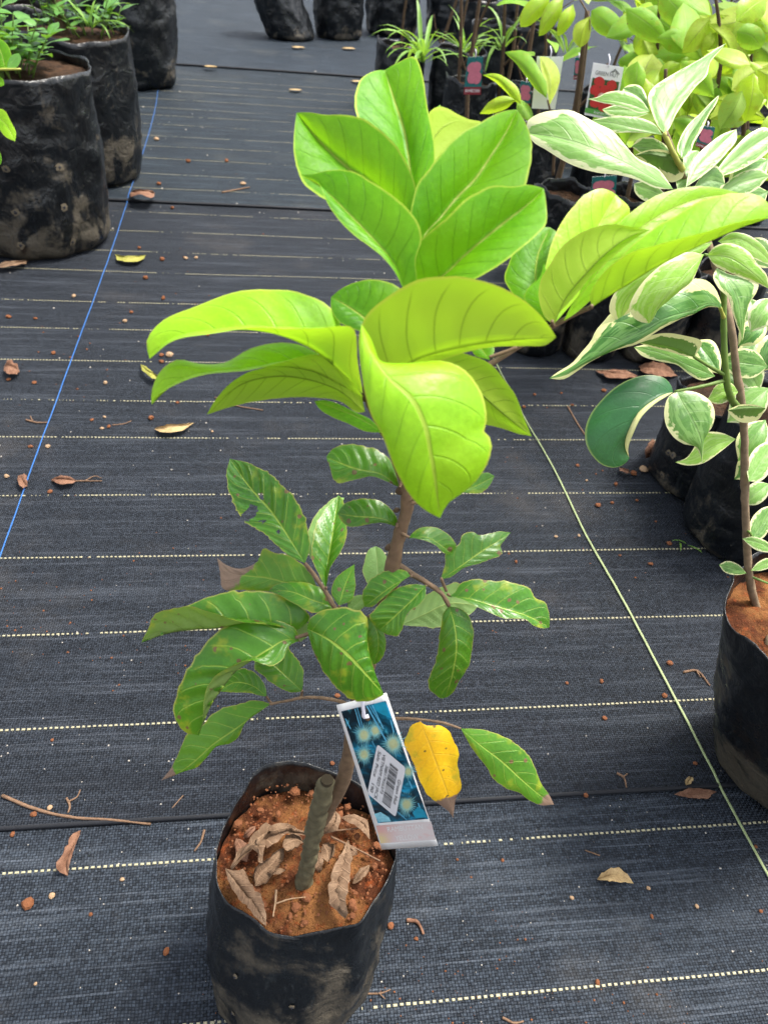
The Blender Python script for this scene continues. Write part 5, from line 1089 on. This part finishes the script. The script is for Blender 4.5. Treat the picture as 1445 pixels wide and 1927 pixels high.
back_plant('sapling with broad yellow leaves hanging under the upper right crown', (1300, 330), 1.55, [(1300, 330), (1330, 240), (1355, 120), (1352, 40), (1345, -10)],
           [((1285, 95), (1285, 5), [(1290, 50)], [(1262, 70), (1268, 30)], [(1315, 70), (1312, 25)], 'backg', False),
            ((1335, 35), (1283, 100), [(1310, 65)], [(1312, 35), (1288, 70)], [(1335, 62), (1310, 95)], 'back', True),
            ((1348, 60), (1322, 105), [(1340, 85)], [(1326, 70), (1318, 92)], [(1350, 85), (1338, 105)], 'back', True),
            ((1330, 45), (1380, 120), [(1365, 80)], [(1355, 45), (1385, 75)], [(1358, 75), (1368, 112)], 'back', True),
            ((1384, 40), (1442, -5), [(1410, 15)], [(1385, 10), (1420, -10)], [(1410, 45), (1440, 20)], 'back', False),
            ((1385, 60), (1432, 90), [(1410, 65)], [(1400, 45), (1432, 55), (1440, 75)], [(1390, 85), (1415, 95)], 'backg', False),
            ((1215, 175), (1228, 102), [(1212, 140)], [(1182, 160), (1180, 125), (1200, 105)], [(1240, 160), (1248, 125)], 'back', True),
            ((1280, 120), (1240, 155), [(1255, 135)], [(1258, 115), (1242, 130)], [(1275, 140), (1255, 158)], 'back', False),
            ((1400, 115), (1345, 130), [(1372, 118)], [(1385, 100), (1355, 112)], [(1390, 130), (1365, 140)], 'back', False),
            ((1405, 180), (1330, 160), [(1370, 165)], [(1385, 150), (1350, 145)], [(1390, 190), (1360, 185)], 'backg', False),
            ((1388, 240), (1355, 200), [(1370, 220)], [(1360, 225), (1350, 208)], [(1390, 220), (1372, 198)], 'back', False)], 'bark2', .005)

# dense leaves of the saplings filling the upper right
rf = random.Random(5)
for (lab, base, Y, stem_, box, n_) in [
    ('leafy yellow-green sapling standing right of the red fruit tag', (1210, 330), 1.85, [(1210, 330), (1222, 220), (1235, 110), (1240, 0)], (1150, -20, 1310, 200), 28),
    ('leafy yellow-green sapling in the far right top corner', (1400, 330), 1.75, [(1400, 330), (1405, 220), (1412, 110), (1415, 0)], (1320, -20, 1455, 150), 30),
    ('leafy green sapling low behind the tallest variegated leaf', (1240, 420), 1.5, [(1240, 420), (1245, 330), (1250, 230), (1252, 130)], (1160, 60, 1340, 260), 22),
    ('leafy green sapling at the right edge behind the variegated crown', (1390, 420), 1.45, [(1390, 420), (1395, 330), (1400, 220), (1405, 130)], (1310, 90, 1450, 300), 24),
    ('leafy green sapling between the two tallest yellow ones', (1310, 320), 2.1, [(1310, 320), (1318, 200), (1322, 100), (1325, -10)], (1200, -20, 1420, 180), 28)]:
    lv = []
    for k in range(n_):
        u, v = rf.uniform(box[0], box[2]), rf.uniform(box[1], box[3]); a = rf.uniform(.2, 2.9) if rf.random() < .7 else rf.uniform(0, 6.28); ln_ = rf.uniform(65, 115); dx, dy_ = math.cos(a) * ln_, math.sin(a) * ln_ * .9; w = rf.uniform(.18, .27)
        lv.append(((u, v), (u + dx, v + dy_), [(u + dx * .5 + dy_ * .05, v + dy_ * .5 - dx * .05)], [(u + dx * .25 + dy_ * w, v + dy_ * .25 - dx * w), (u + dx * .6 + dy_ * w, v + dy_ * .6 - dx * w)], [(u + dx * .25 - dy_ * w, v + dy_ * .25 + dx * w), (u + dx * .6 - dy_ * w, v + dy_ * .6 + dx * w)], rf.choice(['back', 'backg', 'backg', 'back']), rf.random() < .35))
    back_plant(lab, base, Y, stem_, lv, 'bark2', .006)
# ------------------------------------------------------------------ tags in the background
def back_tag(corners, Y, label, kind, tilt=0.0):
    Y0 = Y
    def S(s, t_, off=0.0):
        p = np.array(corners[0]) * (1 - s) * (1 - t_) + np.array(corners[1]) * s * (1 - t_) + np.array(corners[2]) * s * t_ + np.array(corners[3]) * (1 - s) * t_
        return P(p[0], p[1], depthY(p[0], p[1], Y0 - tilt * t_) - off)
    r0 = empty('plant_tag', S(.5, 0)); tag(r0, label, 'plant tag', 'plant tags in the nursery block')
    def rect(name, s0, t0, s1, t1, mat, off, par=r0): return mesh_obj(name, [S(s0, t0, off), S(s0, t1, off), S(s1, t1, off), S(s1, t0, off)], [(0, 1, 2, 3)], mat, par, False)
    c = rect('card', 0, 0, 1, 1, M['white'], 0.0); m_ = c.modifiers.new('thick', 'SOLIDIFY'); m_.thickness = .0008
    rn = random.Random(int(corners[0][0]))
    def blob(s, t_, rs_, rt_, mat, off, n=14):
        V = [S(s, t_, off)] + [S(s + rs_ * math.cos(6.2832 * a / n) * rn.uniform(.9, 1.1), t_ + rt_ * math.sin(6.2832 * a / n) * rn.uniform(.9, 1.1), off) for a in range(n)]
        mesh_obj('fruit_print', V, [(0, 1 + (a + 1) % n, 1 + a) for a in range(n)], mat, c, False)
    if kind == 'red':
        rect('picture', .06, .28, .94, .86, M['tgreen'], .0012, c)
        for (s, t_, q_) in [(.3, .34, .17), (.72, .36, .17), (.2, .50, .17), (.50, .46, .15), (.78, .54, .17), (.4, .62, .18), (.65, .70, .18), (.28, .74, .17), (.55, .80, .15)]: blob(s, t_, q_, q_ * .55, M['tred'], .002 + .0002 * s)
        for (s, t_) in [(.45, .60), (.6, .66)]: blob(s, t_, .12, .07, M['tpinkl'], .0026)
        rect('name_band', 0, .86, 1, .955, M['tband'], .0012, c)
        v, f = text_flat('RAMBUTAN'); mesh_obj('lettering', [S(.30 + .6 * x, .935 - y * .06, .0018) for x, y in v], f, M['white'], c, False)
        v, f = text_flat('GREEN HUT'); mesh_obj('lettering', [S(.12 + .76 * x, .21 - y * .11, .0014) for x, y in v], f, M['tgrey'], c, False)
        # little roof mark above the lettering
        for (s0, t0, s1, t1) in [(.60, .13, .74, .05), (.74, .05, .90, .13), (.66, .12, .74, .08), (.74, .08, .83, .12)]:
            mesh_obj('roof_mark', [S(s0, t0, .0014), S(s1, t1, .0014), S(s1, t1 + .018, .0014), S(s0, t0 + .018, .0014)], [(0, 3, 2, 1)], M['tgrey'], c, False)
    elif kind == 'pink':
        rect('picture', .0, .0, 1, .80, M['tteal'], .0012, c)
        for (s, t_, rs_, rt_) in [(.35, .30, .30, .16), (.66, .28, .28, .15), (.42, .55, .30, .18), (.70, .55, .27, .17)]: blob(s, t_, rs_, rt_, M['tpink'], .002 + .0002 * s)
        rect('name_band', 0, .80, 1, 1, M['tred2'], .0012, c)
        v, f = text_flat('RAMBUTAN'); mesh_obj('lettering', [S(.08 + .84 * x, .94 - y * .12, .0018) for x, y in v], f, M['white'], c, False)
    tubes('hanging_tie', [([S(.5, .04, .002), S(.52, -.08, .002), S(.45, -.2, -.01)], [.0010] * 3)], M['tie'], r0, 6, 8)
M['tgreen'] = simple('leaf_print', (0.03, 0.10, 0.03), .35, .5, .6, 200); M['tred'] = simple('red_fruit_print', (0.52, 0.03, 0.03), .35, .5, .4, 400); M['tpinkl'] = simple('cut_fruit_print', (0.62, 0.36, 0.30), .35, .5, .2, 300)
M['tband'] = simple('green_band', (0.10, 0.36, 0.06), .35, .5, .1, 100); M['tgrey'] = simple('grey_ink', (0.09, 0.10, 0.09), .4, .4, .1, 100); M['tteal'] = simple('teal_print', (0.01, 0.14, 0.14), .35, .5, .6, 200)
M['tpink'] = simple('pink_fruit_print', (0.55, 0.16, 0.22), .35, .5, .3, 200); M['tred2'] = simple('dark_red_band', (0.22, 0.02, 0.03), .35, .5, .2, 100)
back_tag([(1116, 118), (1173, 127), (1155, 227), (1099, 216)], 1.50, 'white hanging tag with red rambutan fruits and a green band', 'red')
back_tag([(1010, 106), (1060, 107), (1044, 206), (1000, 204)], 1.85, 'blank white back of a hanging plant tag', 'plain')
back_tag([(880, 107), (909, 106), (904, 178), (872, 178)], 2.6, 'teal hanging tag with pink fruits and a dark red band, farthest left', 'pink')
back_tag([(1082, 108), (1096, 108), (1092, 150), (1078, 150)], 2.3, 'small teal tag with pink fruits behind the slender stem', 'pink')
back_tag([(980, 152), (1000, 155), (996, 205), (972, 200)], 2.1, 'pink fruit tag half hidden behind yellow-green leaves', 'pink')
back_tag([(1114, 333), (1160, 330), (1156, 392), (1110, 392)], 1.62, 'dark tag with pink fruits under the pale variegated leaf', 'pink')
back_tag([(1316, 235), (1345, 240), (1335, 285), (1308, 275)], 1.30, 'red fruit tag half hidden among the variegated leaves', 'pink')
M['redcloth'] = simple('dark_red_label', (0.20, 0.02, 0.02), .5, .4, .3, 100)

# ------------------------------------------------------------------ grass tufts
def tuft(label, u, v, Y, n, ln, seed, spread=1.0, group='grass tufts among the bags'):
    rn = random.Random(seed); base = PY(u, v, Y); r0 = empty('grass_tuft', base); tag(r0, label, 'grass', group)
    for k in range(n):
        az = rn.uniform(0, 6.28); el = rn.uniform(.5, 1.4); d_ = (math.cos(az) * math.cos(el) * spread, math.sin(az) * math.cos(el) * spread, math.sin(el)); s_ = ln * rn.uniform(.6, 1.2)
        gen_leaf(r0, base + np.array([rn.uniform(-.01, .01), rn.uniform(-.01, .01), 0]), d_, (-d_[0], -d_[1], .6), s_, s_ * .075, 'grass', droop=rn.uniform(.6, 2.2), fold=.4, N=10, M_=2, seed=k + seed, name='blade')
tuft('bright grass tuft growing beside the bare stems at the far aisle', 795, 118, 3.5, 22, .24, 3)
tuft('grass tuft right of the crooked grey stem', 872, 100, 3.6, 16, .20, 4)
tuft('small grass tuft behind the slim sapling', 945, 95, 3.4, 12, .20, 6)
tuft('thin grass clump behind the blank white tag', 1065, 100, 3.2, 8, .22, 7)
tuft('fine grass growing out of the second left bag', 172, 52, depthY(172, 52, 1) and sL2[1], 14, .14, 8, 1.3)
tuft('tiny green grass sprout at the foot of the right bag', 1283, 1018, G(1283, 1018)[1], 3, .045, 9, 1.6)

# ------------------------------------------------------------------ leafy weeds in the left bags
def weed(label, base, n, h, size, seed, mat='smallg', cat='weed', spread=.10, name='leafy_weed', width=.6, leafn=(5, 8)):
    rn = random.Random(seed); r0 = empty(name, base); tag(r0, label, cat, 'leafy weeds in the left bags'); base = np.array(base)
    for k in range(n):
        az = rn.uniform(0, 6.28); top = base + np.array([math.cos(az) * rn.uniform(.2, 1) * spread, math.sin(az) * rn.uniform(.2, 1) * spread, h * rn.uniform(.5, 1.1)]); b_ = base + (top - base) * np.array([.4, .4, 0])
        md = (b_ + top) / 2 + np.array([rn.uniform(-.01, .01), rn.uniform(-.01, .01), 0])
        tubes('stem', [([b_, md, top], [.0022, .0018, .0012])], M['twiggreen'], r0, 6, 8); c_ = spline([b_, md, top], 20); nl = rn.randint(*leafn)
        for j in range(nl):
            p = c_[min(19, int(4 + 15 * (j + 1) / nl))]; a2 = j * 2.5 + k; el = rn.uniform(.0, .6); d_ = (math.cos(a2) * math.cos(el), math.sin(a2) * math.cos(el), math.sin(el)); s_ = size * rn.uniform(.7, 1.2)
            gen_leaf(r0, p, d_, (0, 0, 1), s_, s_ * width, mat, droop=rn.uniform(.1, .6), fold=rn.uniform(.0, .4), N=8, M_=3, seed=seed * 77 + k * 9 + j)
weed('round-leaved green weed covering the soil of the mud-stained bag', (sL1[0] + .03, sL1[1] - .02, sL1[2]), 16, .12, .06, 5, spread=.17)
weed('dark leafy weed at the far left corner of the mud-stained bag', (sL1[0] - .07, sL1[1] + .05, sL1[2]), 9, .13, .055, 6, spread=.10)
weed('loose green weed hanging over the rim of the second left bag', (sL2[0] + .06, sL2[1] + .02, sL2[2]), 10, .12, .065, 7, spread=.13, width=.4)
weed('small weed behind the woody trunk in the second left bag', (sL2[0] - .06, sL2[1] + .06, sL2[2]), 5, .14, .05, 9, spread=.08)
small_shrub('potted_shrub', (sL2[0] - .02, sL2[1] + .02, sL2[2]), .55, 5, .12, ['smallg'], 'shrub with a thick woody trunk in the second left bag', 'shrub', 55, None, 'bark2', r0=.018, zmin=.6)
small_shrub('potted_shrub', (sL4[0], sL4[1], sL4[2]), .5, 8, .12, ['smallg'], 'dark shrub in the half hidden bag at the upper left', 'shrub', 56, None, 'bark2', r0=.010, zmin=.3)
ll = empty('overhanging_plant', PY(-30, 150, 1.3)); tag(ll, 'plant reaching in from the left edge with bright glossy leaves', 'plant')
tubes('stem', [([PY(-60, 170, 1.3), PY(-20, 135, 1.3), PY(40, 130, 1.3)], [.003, .0025, .0015])], M['twigyel'], ll, 7, 12)
for (b, tp, md, m1, m2, mt) in [((-20, 210), (29, 266), [(10, 232)], [(5, 205), (22, 230), (31, 250)], [(-5, 235), (12, 258)], 'lime'), ((12, 135), (-8, 70), [(5, 105)], [(22, 118), (18, 90), (5, 75)], [(-8, 120), (-15, 90)], 'young'),
                                ((-20, 140), (9, 160), [(-5, 148)], [(-2, 142), (8, 152)], [(-10, 158), (2, 163)], 'young'), ((-15, 270), (2, 310), [(-5, 290)], [(0, 285), (4, 300)], [(-15, 290), (-8, 305)], 'young'), ((14, 132), (36, 100), [(26, 116)], [(16, 116), (26, 102)], [(34, 125), (40, 108)], 'smallg')]:
    leaf_px(ll, b, tp, md, m1, m2, depthY(*b, 1.3), .0, 0, 0, 0, mt, False, N=18, M_=5)

# ------------------------------------------------------------------ string, stalk, debris on the mat
pts = [(-120, 1405), (0, 1062), (82, 830), (148, 648), (209, 480), (246, 366), (268, 300), (292, 215), (300, 165)]
P3 = [G(u, v) for u, v in pts]; P3 = spline(P3, 60); P3[:, 2] = [ground_z(p[0], p[1]) + .0028 for p in P3]
o = tubes('blue_string', [(P3, [.0010] * 60)], M['blue'], None, 7, None); tag(o, 'straight blue string stretched along the mat at the left', 'string')
pts = [(900, 625), (925, 678), (980, 775), (1040, 890), (1100, 1010), (1180, 1150), (1260, 1310), (1330, 1440), (1445, 1652), (1500, 1750)]
P3 = spline([G(u + 2.5 * math.sin(k * 2.3), v) for k, (u, v) in enumerate(pts)], 60); W_ = np.interp(np.linspace(0, 1, 60), [0, .3, .6, 1], [.0009, .0009, .0015, .0013]); V, F, UV_ = [], [], []
for i, p in enumerate(P3):
    tg = P3[min(i + 1, 59)] - P3[max(i - 1, 0)]; sdv = np.cross(tg, (0, 0, 1)); sdv /= np.linalg.norm(sdv); z_ = ground_z(p[0], p[1]) + .003
    for a, zz in ((-1, 0.0), (-.5, .0016), (0, .0006), (.5, .0016), (1, 0.0)): V.append((p[0] + sdv[0] * W_[i] * a, p[1] + sdv[1] * W_[i] * a, z_ + zz))
for i in range(59):
    for a in range(4): F.append((i * 5 + a, i * 5 + a + 1, (i + 1) * 5 + a + 1, (i + 1) * 5 + a))
o = mesh_obj('grass_stalk', V, F, M['straw']); tag(o, 'long pale grass stalk lying diagonally across the mat', 'grass stalk')

GM = 'dead leaves on the mat'
def mat_leaf(b, tp, md, m1, m2, label, mat='dry', hm=.006, hh=(0, 0, .004), crumple=.02):
    c = G(*md[0]); return dead_px(b, tp, md, m1, m2, ground_z(c[0], c[1]) + .003, label, GM, mat, hh, crumple, 18, 'fallen_leaf', 'fallen leaf', hm, .25)
mat_leaf((290, 807), (366, 795), [(325, 805)], [(305, 813), (340, 811)], [(305, 801), (345, 798)], 'slim curled tan leaf lying left of the crown', 'dryt', .008)
mat_leaf((153, 1562), (128, 1648), [(140, 1595), (126, 1620)], [(150, 1575), (138, 1605), (130, 1630)], [(138, 1570), (118, 1605), (106, 1634)], 'folded red-brown leaf on the yellow line at the lower left', 'dryr', .006)
mat_leaf((1123, 1655), (1192, 1663), [(1155, 1648)], [(1135, 1640), (1150, 1634), (1175, 1640)], [(1140, 1658), (1170, 1660)], 'cupped tan leaf on the mat at the lower right', 'dryt', .008, (0, 0, .004), .004)
mat_leaf((216, 478), (275, 480), [(245, 488)], [(232, 492), (260, 492)], [(232, 481), (258, 481)], 'small yellow-green crescent leaf beside the blue string', 'dryg', .006, crumple=.005)
mat_leaf((246, 362), (292, 364), [(262, 361), (278, 362)], [(255, 357), (268, 356), (285, 358)], [(252, 369), (266, 366), (280, 371)], 'crumpled brown leaf at the foot of the second left bag', 'dryr', .018, (0, .01, .010), .04)
mat_leaf((-15, 505), (55, 490), [(20, 497)], [(5, 494), (35, 490)], [(5, 503), (40, 498)], 'grey flat dead leaf at the foot of the mud-stained bag', 'dry', .01)
mat_leaf((1120, 697), (1200, 708), [(1160, 704)], [(1140, 696), (1178, 697)], [(1140, 708), (1175, 712)], 'narrow red-brown leaf below the front row of bags', 'dryr', .008)
mat_leaf((1200, 690), (1275, 708), [(1235, 695)], [(1215, 682), (1255, 688)], [(1215, 702), (1250, 708)], 'broad red-brown leaf below the long variegated leaf', 'dryr', .010)
mat_leaf((1228, 825), (1218, 862), [(1224, 842)], [(1236, 840), (1232, 858)], [(1214, 845), (1212, 858)], 'upright brown leaf scrap leaning on the punched bag', 'dryr', .008, (.02, 0, .004))
mat_leaf((1268, 1495), (1348, 1490), [(1308, 1492)], [(1290, 1485), (1330, 1485)], [(1290, 1500), (1325, 1503)], 'flat red-brown leaf scrap beside the nearest right bag', 'dryr', .001, (0, 0, 0), .004)
mat_leaf((265, 685), (302, 712), [(280, 700)], [(275, 690), (295, 705)], [(270, 698), (290, 712)], 'thin green leaf blade lying behind the left crown leaf', 'dryg', .01)
mat_leaf((1165, 880), (1185, 890), [(1175, 884)], [(1170, 880), (1182, 884)], [(1168, 886), (1178, 890)], 'tiny brown leaf scrap under the dark round leaf', 'dryr', .004)
mat_leaf((8, 690), (38, 700), [(22, 690)], [(15, 678), (32, 685)], [(12, 700), (28, 704)], 'dark crumpled leaf clump on the yellow line at the far left', 'dryr', .006, (0, 0, .006), .03)
mat_leaf((35, 895), (52, 915), [(43, 905)], [(46, 892), (52, 905)], [(34, 905), (42, 918)], 'small brown leaf scrap touching the blue string', 'dryr', .004, (0, 0, .004), .02)
mat_leaf((97, 902), (145, 905), [(120, 902)], [(110, 896), (135, 898)], [(110, 910), (132, 910)], 'twisted brown leaf with a stalk left of the old leaves', 'dryr', .004, (0, 0, .004), .015)
mat_leaf((1290, 1478), (1300, 1462), [(1294, 1470)], [(1288, 1470), (1294, 1462)], [(1300, 1474), (1304, 1466)], 'tiny tan scrap by the seam at the right', 'dryt', .004)
for (u, v, lab) in [(555, 168, 'small curled leaf on the far mat'), (395, 124, 'thin tan leaf in front of the far seam'), (560, 88, 'pale leaf litter at the foot of the leaning bag'), (655, 90, 'leaf litter at the foot of the upright far bag'), (672, 152, 'tan leaf behind the crown tip')]:
    mat_leaf((u - 12, v), (u + 14, v + 2), [(u, v)], [(u - 4, v - 1.3), (u + 8, v - .6)], [(u - 4, v + 1.4), (u + 8, v + 1.6)], lab, 'dryt', .006, (0, 0, .004), .02)
twig_px([(5, 1497), (60, 1520), (130, 1537), (210, 1543), (284, 1551)], None, .0021, 'long brown twig along the seam at the lower left')
twig_px([(1068, 765), (1085, 795), (1100, 818)], None, .0018, 'short brown twig left of the dark round leaf')
twig_px([(418, 362), (440, 358), (470, 352)], None, .003, 'short dark twig on the mat before the second seam')
twig_px([(385, 1562), (378, 1585), (366, 1602)], None, .0014, 'thin dark red twig left of the foreground bag')
twig_px([(345, 1497), (325, 1520), (305, 1545)], None, .0007, 'hair-thin black twig at the seam left of the bag')
twig_px([(126, 1502), (132, 1520), (128, 1530)], None, .0014, 'forked brown twig on the mat above the lower left seam', forks=[[(130, 1508), (145, 1500), (152, 1486)]])
twig_px([(98, 905), (140, 905), (192, 905)], None, .0016, 'brown stalk with a dry bud left of the old leaves', forks=[[(160, 905), (180, 896), (192, 900)]])
twig_px([(50, 790), (70, 795), (90, 795)], None, .0020, 'short tan twig left of the blue string', forks=[[(62, 793), (58, 783)]])
twig_px([(212, 800), (235, 797), (248, 792)], None, .0012, 'thin stalk with a dry bud between the left yellow lines')
twig_px([(405, 748), (440, 762), (495, 772)], None, .0016, 'dark twig lying under the left crown leaves')
twig_px([(1128, 1610), (1100, 1600)], None, .0008, 'tiny pale fibre on the mat at the lower right')
twig_px([(690, 1870), (720, 1868), (735, 1862)], None, .0010, 'small dry twig right of the foreground bag', forks=[[(712, 1868), (725, 1880)]])
twig_px([(945, 1915), (968, 1925), (985, 1922)], None, .0014, 'brown bud twig at the bottom edge of the picture')
twig_px([(1285, 1265), (1310, 1262), (1335, 1290)], None, .0018, 'dark curled twig beside the nearest right bag', forks=[[(1310, 1262), (1318, 1275)]])
twig_px([(1160, 1455), (1172, 1462), (1178, 1482)], None, .0016, 'small tan forked twig above the seam at the right', forks=[[(1172, 1462), (1180, 1456)]])
twig_px([(765, 1731), (785, 1735), (797, 1758)], None, .0022, 'curled brown bark strip right of the foreground bag', mat='dryr')

crumbs = [(55, 1703, 11, 0), (99, 1687, 6, 1), (66, 1536, 7, 0), (96, 1523, 6, 1), (172, 1722, 4, 0), (313, 1791, 7, 0), (231, 1656, 4, 1), (25, 1571, 5, 0), (68, 1852, 3, 1), (735, 1743, 7, 0), (783, 1767, 4, 0), (1219, 1672, 5, 1), (1123, 1850, 6, 0), (1100, 1498, 8, 0), (945, 1620, 4, 0),
          (1130, 1285, 5, 0), (1258, 1251, 6, 0), (1248, 1312, 5, 0), (1135, 1355, 5, 0), (1123, 955, 7, 0), (1150, 950, 4, 0), (1157, 915, 5, 0), (1196, 945, 4, 0), (1135, 738, 5, 0), (1190, 896, 9, 0), (1208, 888, 9, 1), (1222, 1065, 5, 0), (1257, 1025, 5, 0), (1085, 880, 4, 0), (1102, 908, 3, 1), (1075, 765, 4, 0), (985, 768, 4, 0), (1005, 745, 4, 0), (1055, 742, 3, 0),
          (285, 790, 7, 0), (206, 806, 5, 0), (193, 810, 4, 1), (174, 793, 4, 0), (198, 788, 4, 1), (200, 724, 5, 1), (66, 724, 5, 0), (18, 718, 5, 0), (305, 672, 6, 0), (320, 672, 7, 1), (305, 685, 6, 0), (102, 668, 5, 0), (308, 565, 6, 0), (140, 560, 5, 1), (18, 600, 5, 0), (68, 603, 4, 0), (236, 608, 5, 1), (248, 590, 4, 0), (263, 470, 5, 0), (306, 492, 6, 0), (350, 490, 5, 1), (370, 489, 5, 1), (275, 527, 6, 0), (325, 394, 5, 0), (458, 352, 5, 1), (427, 309, 5, 0), (355, 310, 5, 0), (300, 352, 5, 0), (296, 268, 5, 1), (96, 930, 5, 0), (60, 845, 5, 0), (92, 845, 5, 1), (15, 902, 5, 1), (100, 1396, 4, 0), (350, 1428, 3, 1), (335, 760, 4, 0), (392, 634, 5, 0), (400, 815, 3, 1), (635, 1312, 6, 0), (625, 1440, 5, 0), (1065, 1288, 4, 0), (1225, 1725, 4, 0), (1075, 1690, 4, 1), (1310, 1706, 4, 1), (1430, 1715, 4, 0), (1420, 1595, 4, 0), (860, 1618, 3, 0), (1305, 1440, 5, 0), (970, 1060, 4, 0), (1165, 1048, 3, 0), (1045, 1012, 4, 1), (1088, 1010, 4, 1)]
for k, (u, v, s, ty) in enumerate(crumbs):
    c = G(u, v); s_ = s * np.linalg.norm(c - CAMP) / FPX * .85; zc = ground_z(c[0], c[1]); V, F = rock_data((0, 0, s_ * .5), s_, 500 + k, 8)
    o = mesh_obj('clay_crumb' if ty == 0 else 'tan_grit', V, F, M['crumb'] if ty == 0 else M['crumbt'], None, False, None); o.location = (c[0], c[1], zc)
    if ty == 0: tag(o, 'small red-brown clay crumb lying on the woven mat', 'clay crumb', 'clay crumbs scattered on the mat')
    else: tag(o, 'small tan bit of grit lying on the woven mat', 'grit', 'tan grit scattered on the mat')
# pale specks everywhere, too small to count
rg = random.Random(77); V, F = [], []
for k in range(1000):
    u, v = rg.uniform(-30, 1475), rg.uniform(140, 1940); c = G(u, v)
    if mnoise.noise(Vector((c[0] * 3, c[1] * 3, 5))) < rg.uniform(-.5, .5): continue
    s_ = rg.choice([1.0, 1.2, 1.6, 2.2]) * .8 * np.linalg.norm(c - CAMP) / FPX; vv, ff = rock_data((c[0], c[1], ground_z(c[0], c[1]) + s_ * .4), s_, k, 4); n0 = len(V); V += vv; F += [tuple(i + n0 for i in f_) for f_ in ff]
o = mesh_obj('grit_specks', V, F, M['speck'], None, False); struct(o, 'stuff'); o['label'] = 'fine pale specks of grit scattered over the woven mat'; o['category'] = 'grit'

V, F = [], []
for k in range(2600):
    u, v = rg.uniform(-30, 1475), rg.uniform(300, 1940); c = G(u, v)
    if mnoise.noise(Vector((c[0] * 2.2 + 7, c[1] * 2.2, 8))) + .6 * mnoise.noise(Vector((c[0] * 9, c[1] * 9, 3))) < rg.uniform(.0, .6): continue
    s_ = rg.choice([.9, 1.2, 1.5, 2.4]) * .9 * np.linalg.norm(c - CAMP) / FPX; vv, ff = rock_data((c[0], c[1], ground_z(c[0], c[1]) + s_ * .3), s_, k + 9000, 4); n0 = len(V); V += vv; F += [tuple(i + n0 for i in f_) for f_ in ff]
o = mesh_obj('soil_bits', V, F, M['crumb'], None, False); struct(o, 'stuff'); o['label'] = 'tiny reddish soil bits spilled over the woven mat'; o['category'] = 'soil'
